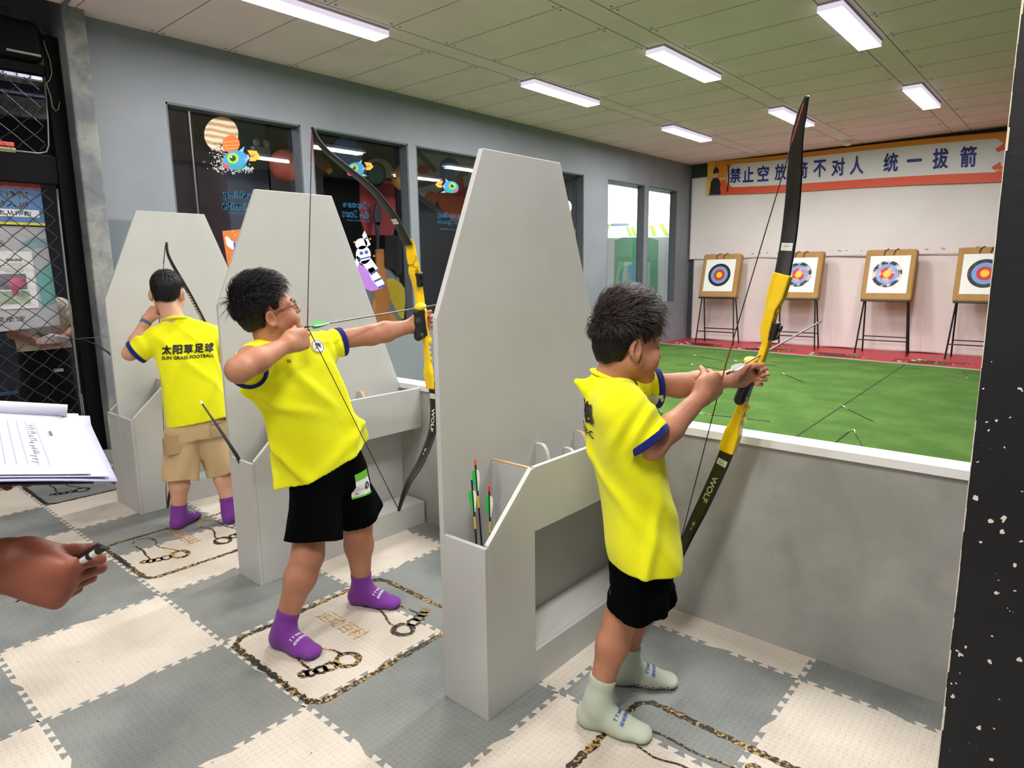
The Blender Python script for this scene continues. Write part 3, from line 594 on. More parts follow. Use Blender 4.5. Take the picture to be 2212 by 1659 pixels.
def balloon(label,u,v,rpx,X,c_,sq=1):
    p=at(u,v,x=X); dist=np.linalg.norm(p-np.array([4.82,-1.03,1.42])); r_=rpx/1416.8*dist*.92
    t=thing('balloon',label,'balloon',p,group='round ceiling balloons in the corridor'); b=MB(); b.ell((0,0,0),(r_,r_,r_*sq),nu=24,nv=14); b.build('ball',mat('balloon_skin',lin(*c_),.35),t,smooth=True); b=MB(); b.bar((0,0,r_*sq-.01),(0,0,3.62-p[2]),.003,5); b.build('cord',M_STR,t)
balloon('salmon pink balloon at the right edge of the first window',617,358,33,-2.2,(226,112,92)); balloon('pale blue balloon at the top of the second window',751,328,32,-2.2,(104,134,196)); balloon('amber balloon across the pier between second and third window',872,384,28,-2.1,(240,170,84)); balloon('blue green globe balloon at the top of the third window',971,364,23,-2.4,(84,148,204))
prop_flat('red_mural_machine','red machine mural with white dome and teal porthole behind the second window','mural',-2.6,[('red_body',(168,58,62),[[(778,386),(852,392),(856,470),(850,508),(790,508),(779,470)]]),('white_dome',(176,172,168),[circ(815,384,37,42,n=20,a0=180,a1=360)]),('porthole_rim',(26,30,36),[circ(812,377,21,27)]),('porthole',(62,122,132),[circ(811,377,17,22)])])
prop_flat('rocket_mural','orange rocket flame mural with grey and yellow clouds behind the second window','mural',-2.55,[('grey_cloud',(138,138,146),[[(766,590),(838,576),(850,590),(862,600),(868,640),(868,720),(770,720)]]),('yellow_cloud',(222,190,52),[[(834,604),(846,600),(858,606),(866,612),(874,624),(876,640),(872,690),(862,684),(850,660),(840,640)]]),('peach_smoke',(226,158,84),[circ(830,690,26,16),circ(822,660,18,30)]),('orange_trunk',(214,138,74),[[(812,538),(829,538),(834,610),(842,640),(838,670),(846,705),(806,705),(812,660),(806,630),(813,606)]])])
prop_flat('bat_mural','black bat wing mural at the right of the second window','mural',-2.5,[('wing',(36,32,38),[[(832,508),(868,508),(868,590),(860,597),(852,584),(842,578),(834,576)]])])
prop_flat('key_mural','dark grey paddle shaped mural hanging in front of the red machine','mural',-2.45,[('paddle',(66,62,70),[circ(817,463,8,24)+[], [(813,480),(821,480),(819,538),(815,538)]])])
prop_flat('log_mural','reddish brown tilted block mural under the pale blue balloon','mural',-2.45,[('block',(150,70,60),[[(675,338),(686,330),(716,358),(708,374),(682,356)]]),('star',(222,150,56),[star(712,368,9,4,6)])])
M_BRIGHT=mat('bright_corridor_wall',lin(238,242,240),.6)
prop_flat('mural_wall','pale wall with grey beams and orange shapes behind the third window','mural',-2.9,[('upper_wall',(216,206,204),[[(884,300),(1040,300),(1040,440),(884,430)]]),('lower_wall',(66,66,74),[[(884,430),(1040,440),(1040,700),(884,700)]]),('orange_shapes',(214,108,62),[[(940,420),(1000,380),(1006,470),(980,480),(950,450)],circ(962,395,16,14),circ(930,430,13,16)]),('red_shapes',(206,84,72),[circ(915,366,13,10),[(985,425),(1010,400),(1010,450)]]),('grey_beams',(104,106,114),[[(884,318),(896,316),(944,366),(938,374)],[(890,410),(896,396),(1010,366),(1010,378)],[(884,420),(894,412),(960,460),(952,468)]])])
prop_flat('dark_screen','charcoal screen behind the fourth window','panel',-2.6,[('screen',(70,70,78),[[(1150,330),(1262,350),(1262,650),(1150,650)]]),('orange_strip',(222,138,76),[[(1228,494),(1244,494),(1246,534),(1230,534)]])])
# bright room behind the two far windows
b=MB(); b.box(-3.05,-3.0,10.2,19.5,-.02,3.4); struct(b.build('wall_bright',mat('white_room_wall',lin(244,248,244),.6)))
prop_flat('arch_booth','pale green arched booth behind the two far windows','booth',-2.5,[('white_body',(222,230,226),[[(1306,515),(1446,512),(1442,650),(1306,650)]]),('green_arch',(112,186,140),[[(1328,519),(1345,513),(1404,513),(1422,519),(1420,650),(1326,650)]]),('window_panel',(176,214,196),[[(1347,566),(1404,566),(1402,640),(1340,640)]]),('blue_blob',(120,180,190),[circ(1368,590,14,24)])])
prop_flat('booth_signs','strip of small white and lime signs above the green booth','sign',-2.9,[('board',(236,240,236),[[(1306,484),(1448,478),(1448,514),(1306,514)]]),('lime_marks',(168,204,74),[[(1306,484),(1318,484),(1314,496),(1306,498)],[(1352,490),(1358,490),(1366,510),(1360,510)],[(1362,490),(1368,490),(1376,510),(1370,510)],[(1402,488),(1410,486),(1418,508),(1410,510)],[(1424,484),(1432,484),(1446,508),(1438,510)]]),('blue_marks',(120,140,190),[[(1320,483),(1358,482),(1358,486),(1320,487)]])])
# ======================= CAGE FENCE AND CORRIDOR AT THE LEFT =======================
FX=-1.35
M_WIRE=mat('fence_wire',lin(58,58,58),.45,metal=.3); M_STEELB=mat('black_steel',lin(8,8,10),.6,spec=.15); M_STEELG=mat('worn_steel_edge',lin(150,150,146),.4,metal=.5)
t=thing('mesh_fence','black steel fence with diamond wire mesh left of the grey pillar','fence',(FX,.72,0)); o=np.array([FX,.72,0])
def fb(n,y0,y1,z0,z1,d=.04,mt=M_STEELB,bev=.004): b=MB(); b.box(-d,d,y0-.72,y1-.72,z0,z1); return b.build(n,mt,t,bevel=bev)
fb('post',.665,.772,-.02,3.22,.05); fb('crossbar',-.9,.664,2.13,2.34); fb('crossbar',-.9,.664,2.93,3.0); fb('crossbar',-.9,.664,-.02,.06)
def chain(n,z0,z1,y0=-.9,y1=.63,dy=.145,dz=.132):
    m=MB(); 
    for s in (1,-1):
        c=-30
        while c<40:
            # wire z = z0 + s*(y-y0)*dz/dy + c*dz, drawn clipped to the panel
            pts=[]; k=0
            y=y0
            while y<=y1+1e-6:
                z=z0+s*(y-y0)*dz/dy+c*dz
                if z0<=z<=z1: pts.append((.006*s*math.cos(math.pi*(y-y0)/dy*2),y-.72+.004*math.sin(math.pi*(y-y0)/dy*2+1),z))
                elif pts: break
                y+=dy/8
            if len(pts)>2: m.tube(pts,.0031,5)
            c+=1
    return m.build(n,M_WIRE,t,smooth=True)
chain('wire_mesh',.08,2.12); chain('wire_mesh',2.36,2.92)
q=MB(); q.tube([(.02,-.09,.05),(.02,-.085,1.0),(.02,-.075,1.9),(.02,-.068,2.1)],.008,8); q.build('mesh_edge_rod',M_STEELG,t,smooth=True)
q=MB(); q.tube([(.03,-1.6,2.36),(.03,-.16,2.352),(.03,-.11,2.37),(.03,-.09,2.42),(.03,-.075,2.60),(.03,-.06,2.92)],.006,8); q.build('mesh_edge_rod',M_STEELG,t,smooth=True)
# black equipment case with cables on top of the fence
t=thing('equipment_case','black equipment case mounted at the top of the mesh fence','equipment case',(FX,.3,3.001)); b=MB(); b.box(-.11,.11,-1.2,.355,.0,.285); b.build('case',M_STEELB,t,bevel=.05,seg=5)
lettering('lettering',[('ZC',-.06,.225,.035,.06,.02)],mat('grey_print',lin(130,130,130),.5),t,((.1115,0,0),(0,1,0),(0,0,1)))
b=MB(); b.box(.105,.118,.12,.33,.035,.05); b.build('trim_strip',M_STEELG,t)
for k,(y,w,h) in enumerate(((.0,.12,.05),(.14,.09,.07))):
    b=MB(); b.box(-.05,.05,-w/2,w/2,0,h); p=b.build('adapter',M_BLACK,None,bevel=.008); p.location=(FX,.3+y,3.287); tag(p,('left','right')[k]+' black plug adapter lying on the equipment case','adapter','adapters on the equipment case')
b=MB(); b.tube([(FX-.02,.30,3.40),(FX,.40,3.44),(FX+.02,.52,3.40),(FX+.04,.62,3.33),(FX+.05,.69,3.235)],.007,7); tag(b.build('cable',M_BLACK,smooth=True),'black cable looping over the equipment case','cable')
cb=[at(u,v,x=FX+.07) for u,v in ((94,88),(100,108),(108,130),(112,158),(108,172),(100,180),(104,192),(110,210),(113,230),(120,240),(126,236),(129,220))]
b=MB(); b.tube([tuple(p) for p in cb],.0035,6); tag(b.build('cable',mat('tan_cable',lin(150,138,112),.5),smooth=True),'thin tan cable hanging down the black fence post','cable')
# mirrored queue sign and notice board hung behind the mesh
M_SB=mat('sign_blue',lin(86,128,182),.5); M_SR=mat('sign_red',lin(206,104,104),.5); M_SY=mat('sign_yellow',lin(232,214,60),.5); M_SW=mat('sign_white',lin(232,234,238),.5)
SX2=FX-.075
t=thing('queue_sign','blue and red queue sign with mirrored white Chinese lines behind the mesh','sign',(SX2,.565,1.82))
b=MB(); b.box(-.006,.006,-1.2,0,0,.37); b.build('board',M_SB,t); b=MB(); b.box(.0065,.009,-1.2,0,.27,.37); b.build('red_band',M_SR,t); b=MB(); b.box(.0065,.009,-1.2,0,0,.018); b.build('yellow_edge',M_SY,t)
b=MB(); b.box(.0065,.0085,-1.2,-.03,.06,.115); b.build('white_strip',M_SW,t); b=MB(); b.tube([(.0065,-.43,.315),(.0095,-.43,.315)],.045,20); b.build('round_mark',M_SW,t); b=MB(); b.box(.0092,.0105,-1.2,-.02,.318,.323); b.build('white_line',M_SW,t)
lettering('lettering',[('请有序排队体验',-.36,.225,.055,.56,.02),('每人每次：限',-.31,.155,.05,.44,.02)],M_SW,t,((.0088,0,0),(0,1,0),(0,0,1)),mirror=True)
lettering('small_lettering',[('请听从工作人员安排',-.33,.0875,.036,.5,.01)],M_SB,t,((.0098,0,0),(0,1,0),(0,0,1)),mirror=True)
b=MB(); b.box(-.01,.01,-.03,.05,-.02,.02); p=b.build('blue_tag',mat('cyan_tag',lin(40,150,200),.4)); p.location=(SX2,.34,2.225); tag(p,'small cyan tag sitting on top edge of the queue sign','tag')
t=thing('notice_board','pale grey notice board with framed photo poster hung below the queue sign','notice board',(SX2-.02,.585,1.02)); M_NB=mat('notice_grey',lin(176,176,184),.5)
b=MB(); b.prism([(-1.2,-.06),(0,.02),(-.02,.79),(-1.2,.79)],-.006,.006,'x'); b.build('board',M_NB,t)
b=MB(); b.box(.0065,.016,-1.2,-.13,.16,.60); b.build('white_frame',mat('frame_white',lin(226,226,228),.5),t,bevel=.003); b=MB(); b.box(.0165,.018,-1.2,-.165,.19,.57); b.build('poster',mat('poster_white',lin(222,224,222),.5),t)
def ph(n,y0,y1,z0,z1,c_,d=.0185): b=MB(); b.box(d,d+.0012,y0,y1,z0,z1); b.build(n,mat(n,lin(*c_),.5,noise=.45,nscale=14),t)
ph('photo_upper',-.66,-.19,.31,.43,(122,118,128)); ph('photo_lower',-.66,-.18,.20,.30,(150,164,146)); ph('photo_pink',-.30,-.20,.33,.40,(186,96,124),.0198); ph('photo_pink',-.29,-.255,.265,.325,(196,90,130),.0198)
b=MB(); b.prism([(-.12,.42),(-.02,.52),(-.012,.36),(-.005,.20),(-.10,.16)],.0065,.008,'x'); b.build('teal_patch',mat('teal_print',lin(108,170,170),.5),t); b=MB(); b.prism([(-.2,.66),(-.10,.71),(-.02,.70),(-.02,.64),(-.12,.62)],.0065,.008,'x'); b.build('teal_patch',mat('pale_teal_print',lin(126,160,170),.5),t)
lettering('lettering',[('示图比',-.44,.66,.055,.30,.02)],M_SW,t,((.0085,0,0),(0,1,0),(0,0,1)),mirror=True)
lettering('poster_text',[('规则说明',-.25,.535,.022,.10,.01)],mat('poster_ink',lin(70,70,74),.5),t,((.0195,0,0),(0,1,0),(0,0,1)),mirror=True)
b=MB()
for k,(w,z) in enumerate(((.10,.505),(.22,.492),(.18,.475),(.24,.46),(.12,.446))): b.box(.0185,.0192,-.20-w,-.20,z-.002,z+.002)
b.build('printed_lines',mat('poster_ink_grey',lin(140,140,142),.5),t)
lettering('gold_lettering',[('安全第一',-.36,.085,.04,.26,.01)],mat('pale_gold_ink',lin(214,200,166),.5),t,((.0075,-.0,0),(0,1,0),(0,0,1)),mirror=True)
# things in the dark corridor seen through the mesh
def cbox(name,label,cat,u0,u1,v0,v1,X,th,mt,bev=.004,group=None):
    a=at((u0+u1)/2,v0,x=X); c=at((u0+u1)/2,v1,x=X); y0=at(u0,(v0+v1)/2,x=X)[1]; y1=at(u1,(v0+v1)/2,x=X)[1]
    b=MB(); b.box(X-th,X,min(y0,y1),max(y0,y1),c[2],a[2]); return tag(b.build(name,mt,bevel=bev),label,cat,group)
M_NET=mat('mauve_wall_panel',lin(120,112,128),.8,noise=.2,nscale=5)
t=thing('netting','dark square netting over a mauve wall above the equipment case','netting',(-2.6,.6,3.3)); b=MB(); b.box(-.06,-.02,-1.6,.75,-.1,1.2); b.build('backing',M_NET,t); b=MB()
for k in range(24): b.bar((0,-1.6+k*.1,-.1),(.0,-1.55+k*.1,1.2),.006,5)
for k in range(14): b.bar((0.004,-1.6,-.1+k*.095),(.004,.75,-.12+k*.095),.006,5)
b.build('net_cords',M_BLACKM,t)
cbox('brick_wall_piece','dark grey brick patch of wall behind the upper mesh','wall panel',-160,92,112,240,-3.3,.1,mat('dark_brick',lin(78,78,74),.8,noise=.5,nscale=22))
cbox('strip_lamp','lit white strip lamp glimpsed through the upper mesh opening','strip lamp',-60,86,134,145,-3.1,.06,mat('lit_tube',(1,1,.95),.5,emit=2.2))
cbox('blue_beam','dark blue beam crossing behind the upper mesh opening','beam',-160,94,166,192,-2.9,.1,mat('dark_blue_paint',lin(34,40,62),.5,noise=.3,nscale=20))
cbox('red_bar','red bar low behind the upper mesh opening','bar',-60,30,303,312,-2.6,.05,mat('red_bar_paint',lin(200,60,44),.5))
cbox('gold_box','small golden box below the red bar behind the mesh','box',-60,34,315,332,-2.6,.15,mat('gold_paint',lin(150,130,70),.45,noise=.3,nscale=20))
cbox('storage_bench','black bench with blue edges behind the person in the corridor','bench',-80,180,720,850,-3.3,.5,mat('bench_black',lin(34,36,44),.5,noise=.4,nscale=9))
for k,(u0,u1,v0,v1,lb) in enumerate(((-70,58,849,856,'blue edging strip along the bottom of the corridor bench, left'),(148,168,790,794,'blue edging strip at the right end of the corridor bench'))): cbox('edging_strip',lb,'strip',u0,u1,v0,v1,-3.28,.02,mat('edge_blue',lin(50,84,140),.5),.002,'blue strips on the corridor bench')
# ======================= PEOPLE: implicit-surface modelling =======================
def V3(*a): return np.array(a,float)
def nrm(v): v=np.array(v,float); return v/(np.linalg.norm(v)+1e-12)
class Field:
    def __init__(s): s.ops=[]
    def add(s,fn,lo,hi,k=.02,mode='u'): s.ops.append((fn,np.array(lo,float),np.array(hi,float),k,mode)); return s
    def cone(s,a,b,r1,r2,k=.02,mode='u'):
        a=V3(*a);b=V3(*b); ba=b-a; L=ba@ba+1e-12
        def fn(x,y,z):
            px,py,pz=x-a[0],y-a[1],z-a[2]; t=np.clip((px*ba[0]+py*ba[1]+pz*ba[2])/L,0,1)
            return np.sqrt((px-ba[0]*t)**2+(py-ba[1]*t)**2+(pz-ba[2]*t)**2)-(r1+(r2-r1)*t)
        r=max(r1,r2); return s.add(fn,np.minimum(a,b)-r,np.maximum(a,b)+r,k,mode)
    def ell(s,c,r,R=None,k=.02,mode='u'):
        c=V3(*c); r=V3(*r); R=np.eye(3) if R is None else np.array(R)   # columns of R are the local axes
        def fn(x,y,z):
            px,py,pz=x-c[0],y-c[1],z-c[2]
            q=[(px*R[0,i]+py*R[1,i]+pz*R[2,i])/r[i] for i in range(3)]
            k0=np.sqrt(q[0]**2+q[1]**2+q[2]**2); k1=np.sqrt((q[0]/r[0])**2+(q[1]/r[1])**2+(q[2]/r[2])**2)
            return k0*(k0-1)/(k1+1e-9)
        m=r.max(); return s.add(fn,c-m,c+m,k,mode)
    def loft(s,st,k=.02,mode='u',disp=None,n=48,cap=(1,1),up=None):
        """st: stations (centre, side axis, front axis, half width, half depth[, squareness]) along a spine"""
        T=np.linspace(0,len(st)-1,n)
        def cr(arr):
            arr=np.array(arr,float); out=[]
            for t in T:
                i=min(int(t),len(arr)-2); f=t-i; p0=arr[max(i-1,0)];p1=arr[i];p2=arr[i+1];p3=arr[min(i+2,len(arr)-1)]
                out.append(.5*((2*p1)+(-p0+p2)*f+(2*p0-5*p1+4*p2-p3)*f*f+(-p0+3*p1-3*p2+p3)*f**3))
            return np.array(out)
        C=cr([q[0] for q in st]); SA=cr([q[1] for q in st]); FA=cr([q[2] for q in st]); RX_=cr([q[3] for q in st]); RY_=cr([q[4] for q in st])
        up=nrm(C[-1]-C[0]) if up is None else nrm(up); w=C@up
        order=np.argsort(w); w=w[order]; C=C[order];SA=SA[order];FA=FA[order];RX_=RX_[order];RY_=RY_[order]
        def fn(x,y,z):
            W_=x*up[0]+y*up[1]+z*up[2]; I=lambda a:np.interp(W_,w,a)
            px,py,pz=x-I(C[:,0]),y-I(C[:,1]),z-I(C[:,2])
            a=(px*I(SA[:,0])+py*I(SA[:,1])+pz*I(SA[:,2])); b=(px*I(FA[:,0])+py*I(FA[:,1])+pz*I(FA[:,2]))
            rx,ry=I(RX_),I(RY_); q=(np.abs(a/rx)**2.5+np.abs(b/ry)**2.5)**.4
            d=(q-1)*np.minimum(rx,ry)
            if disp is not None: d=d-disp(np.arctan2(b/ry,a/rx),W_-w[0],x,y,z)*np.clip((w[-1]-W_)/.10,0,1)
            if cap[0]: d=np.maximum(d,w[0]-W_)
            if cap[1]: d=np.maximum(d,W_-w[-1])
            return d
        m=max(RX_.max(),RY_.max())+.02; return s.add(fn,C.min(0)-m,C.max(0)+m,k,mode)
    def plane(s,p,nv,k=0.0):
        """cut away everything on the +n side"""
        p=V3(*p); nv=nrm(nv)
        s.ops.append((lambda x,y,z:(x-p[0])*nv[0]+(y-p[1])*nv[1]+(z-p[2])*nv[2],None,None,k,'i')); return s
    def value(s,lo,hi,h):
        n=[int(math.ceil((hi[i]-lo[i])/h))+1 for i in range(3)]; ax=[lo[i]+h*np.arange(n[i]) for i in range(3)]
        F=np.full(n,.08,np.float32)
        for fn,l,u,k,mode in s.ops:
            if l is None: sl=[slice(0,n[i]) for i in range(3)]
            else:
                pad=k+3*h+.012; sl=[slice(max(0,int((l[i]-pad-lo[i])/h)),max(0,min(n[i],int((u[i]+pad-lo[i])/h)+2))) for i in range(3)]
                if any(q.stop<=q.start for q in sl): continue
            d=fn(ax[0][sl[0]][:,None,None],ax[1][sl[1]][None,:,None],ax[2][sl[2]][None,None,:]); f=F[tuple(sl)]; d=np.broadcast_to(d,f.shape)
            if mode=='u':
                r=np.minimum(f,d)
                if k>0: q=np.maximum(k-np.abs(f-d),0)/k; r=r-q*q*k*.25
            elif mode=='s':
                d=-d; r=np.maximum(f,d)
                if k>0: q=np.maximum(k-np.abs(f-d),0)/k; r=r+q*q*k*.25
            else:
                r=np.maximum(f,d)
                if k>0: q=np.maximum(k-np.abs(f-d),0)/k; r=r+q*q*k*.25
            F[tuple(sl)]=r
        return F,ax
def surface(field,lo,hi,h,skip=()):
    """naive surface nets; skip: boxes (lo,hi) whose cells are left out"""
    F,ax=field.value(np.array(lo,float),np.array(hi,float),h); S_=F<0
    c=[F[i:F.shape[0]-1+i,j:F.shape[1]-1+j,k:F.shape[2]-1+k] for i in (0,1) for j in (0,1) for k in (0,1)]
    s=[q<0 for q in c]; anyi=s[0].copy(); alli=s[0].copy()
    for q in s[1:]: anyi|=q; alli&=q
    act=anyi&~alli
    idx=np.argwhere(act)
    if not len(idx): return np.zeros((0,3)),np.zeros((0,4),int)
    cv=np.array([q[act] for q in c]); off=np.array([(i,j,k) for i in (0,1) for j in (0,1) for k in (0,1)],float)
    acc=np.zeros((len(idx),3)); cnt=np.zeros(len(idx))
    for a in range(8):
        for b in range(a+1,8):
            if abs(off[a]-off[b]).sum()!=1: continue
            m=(cv[a]<0)!=(cv[b]<0); t=np.where(m,cv[a]/(cv[a]-cv[b]+1e-12),0); p=off[a]+(off[b]-off[a])*t[:,None]
            acc+=p*m[:,None]; cnt+=m
    P=(acc/np.maximum(cnt,1)[:,None]+idx)*h+np.array([a_[0] for a_ in ax])
    num=-np.ones(act.shape,int); num[act]=np.arange(len(idx)); Q=[]
    for d in range(3):
        e=[1 if i==d else 0 for i in range(3)]
        A=S_[:S_.shape[0]-e[0],:S_.shape[1]-e[1],:S_.shape[2]-e[2]]; B=S_[e[0]:,e[1]:,e[2]:]
        g=np.argwhere(A!=B); o1,o2=[i for i in range(3) if i!=d]
        ok=np.all(g>=0,axis=1)&(g[:,o1]>0)&(g[:,o2]>0)&(g[:,o1]<act.shape[o1])&(g[:,o2]<act.shape[o2])&(g[:,d]<act.shape[d]); g=g[ok]
        if not len(g): continue
        def id_(a,b):
            q=g.copy(); q[:,o1]-=a; q[:,o2]-=b; return num[q[:,0],q[:,1],q[:,2]]
        q=np.stack([id_(0,0),id_(1,0),id_(1,1),id_(0,1)],1); ins=A[g[:,0],g[:,1],g[:,2]]
        if d==1: ins=~ins
        q=np.where(ins[:,None],q,q[:,::-1]); Q.append(q[(q>=0).all(1)])
    Q=np.concatenate(Q)
    if skip:
        cen=P[Q].mean(1); keep=np.ones(len(Q),bool)
        for l,u in skip: keep&=~np.all((cen>np.array(l))&(cen<np.array(u)),axis=1)
        Q=Q[keep]
    return P,Q
def sdf_obj(name,field,boxes,mt,parent=None,origin=(0,0,0)):
    """boxes: (lo,hi,h); finer boxes first, each following box leaves out the cells inside the earlier ones. One mesh."""
    vs=[];fs=[];n=0;skip=[]
    for lo,hi,h in boxes:
        P,Q=surface(field,lo,hi,h,skip); used=np.unique(Q); mp=-np.ones(len(P)+1,int); mp[used]=np.arange(len(used))
        vs.append(P[used]-np.array(origin)); fs.append(mp[Q]+n); n+=len(used)
        skip.append((np.array(lo)+.012,np.array(hi)-.012))
    P=np.concatenate(vs);Q=np.concatenate(fs)
    me=bpy.data.meshes.new(name); me.from_pydata(P.tolist(),[],Q.tolist()); me.polygons.foreach_set('use_smooth',[True]*len(Q))
    for q in (mt if isinstance(mt,(list,tuple)) else [mt]): me.materials.append(q)
    me.update(); o=bpy.data.objects.new(name,me); link(o,parent); return o
def rough_box(pts,pad): pts=np.array(pts); return pts.min(0)-pad,pts.max(0)+pad
# ---- materials of skin, hair and clothes
def mat_skin(name,c,red):
    m=mat(name,c,.5,spec=.35); x=NX(m); ob,_=x.obj(); n=x.noise(ob,9,4); n2=x.noise(ob,90,3)
    x.put(x.b.inputs['Base Color'],x.mix(x.step(n,.35,.7),(*c,1),(*red,1))); x.b.inputs['Subsurface Weight'].default_value=.08; x.b.inputs['Subsurface Radius'].default_value=(.012,.005,.003); x.bump(n2,.06,.004); return m
M_SKIN=mat_skin('skin',lin(186,132,104),lin(168,112,86)); M_SKIN2=mat_skin('skin_fair',lin(216,168,142),lin(204,146,118)); M_SKIN3=mat_skin('skin_adult',lin(146,84,64),lin(128,68,52))
M_HAIR=mat('black_hair',lin(9,9,11),.5,spec=.3); M_HAIRB=mat('dark_brown_hair',lin(14,11,10),.55,spec=.25); M_HAIRLIT=mat('lit_brown_strands',lin(42,31,26),.42,spec=.5,noise=.5,nscale=25)  # paler strand material: light on the top hair put into the colour
def mat_cloth(name,c,bscale=900,fold=.0,rough=.85):
    m=mat(name,c,rough,spec=.15); x=NX(m); ob,_=x.obj(); x.b.inputs['Sheen Weight'].default_value=.15
    x.bump(x.m('ADD',x.m('MULTIPLY',x.noise(ob,bscale,2),.3),x.m('MULTIPLY',x.noise(ob,14,4),1.2)),.4,.008); return m
M_SHIRT=mat_cloth('yellow_jersey',lin(242,244,24)); M_NAVY=mat_cloth('navy_trim',lin(26,36,112)); M_SHORT=mat_cloth('black_shorts',lin(3,3,4)); M_SHORT.node_tree.nodes['Principled BSDF'].inputs['Sheen Weight'].default_value=0; M_SHORT.node_tree.nodes['Principled BSDF'].inputs['Specular IOR Level'].default_value=.05; M_TAN=mat_cloth('tan_cotton',lin(196,170,128),500)
M_PURP=mat_cloth('purple_sock',lin(120,58,148),700); M_SAGE=mat_cloth('sage_sock',lin(186,196,178),700); M_INK=mat('black_print',lin(16,16,18),.6); M_EYE=mat('eye_white',lin(230,226,220),.2); M_IRIS=mat('dark_iris',lin(24,18,16),.15); M_LIP=mat_skin('lip_skin',lin(190,112,100),lin(176,100,90)); M_BROW=mat('brow_hair',lin(30,24,22),.7)
def frame_from(fwd,up):
    f=nrm(fwd); r=nrm(np.cross(f,up)); u=np.cross(r,f); return r,f,u     # right, forward, up
# ---- hand: five separate bent fingers on a palm
def hand(F,wrist,d,n,s,size,curl,thumb=(.5,.4),spread=.06,k=.0028):
    """wrist joint; d towards the knuckles, n out of the palm, s towards the thumb side; size = palm length"""
    d=nrm(d); n=nrm(n-d*(n@d)); s=nrm(s-d*(s@d)-n*(s@n)); L=size; pts=[]
    w=V3(*wrist); Wd=L*.84
    kn=[]; F_=F
    for i,(o,fl,fr) in enumerate(((.38,.52,.098),(.128,.58,.102),(-.128,.54,.098),(-.375,.43,.088))):
        K=w+d*L*(1.0-.05*abs(i-1.2))+s*Wd*o; kn.append(K); base=w+d*L*.12+s*Wd*o*.55
        F.cone(base,K,L*.15,L*.125,.02); pts+=[K]; kn.append(K)
        ph=[fl*L*.95,fl*L*.62,fl*L*.5]; ang=0; p=K; c=curl[i]; dirv=nrm(d+s*spread*(1.2-i))
        for j,pl in enumerate(ph):
            ang+=c[j]; v=dirv*math.cos(ang)+n*math.sin(ang); q=p+v*pl; r0=L*fr*(1-.1*j); r1=L*fr*(.94-.1*j)
            F.cone(p,q,r0,r1,k); p=q; pts.append(q)
    F.ell(w+d*L*.52,(L*.44,L*.56,L*.19),np.stack([s,d,n],1),.015)
    F.ell(w+d*L*.32+s*Wd*.33+n*L*.1,(L*.2,L*.34,L*.2),np.stack([s,d,n],1),.014)
    tb=w+d*L*.26+s*Wd*.40+n*L*.08; a1,a2=thumb[:2]; tv=thumb[2] if len(thumb)>2 else (.62,.62,.3)
    F.cone(tb+d*L*.1,kn[0]-d*L*.12+n*L*.02,L*.12,L*.09,.03)
    v=nrm(d*tv[0]+s*tv[1]+n*tv[2]); p=tb+v*L*.36; F.cone(tb,p,L*.155,L*.125,.012); pts.append(p)
    ax_=nrm(np.cross(v,n)); 
    for pl,a_,r0,r1 in ((.33,a1,.125,.108),(.28,a2,.108,.085)):
        v=nrm(v*math.cos(a_)+nrm(n-v*(n@v)+d*.35)*math.sin(a_)); q=p+v*L*pl; F.cone(p,q,L*r0,L*r1,k); p=q; pts.append(q)
    return rough_box(pts+[w],L*.26)
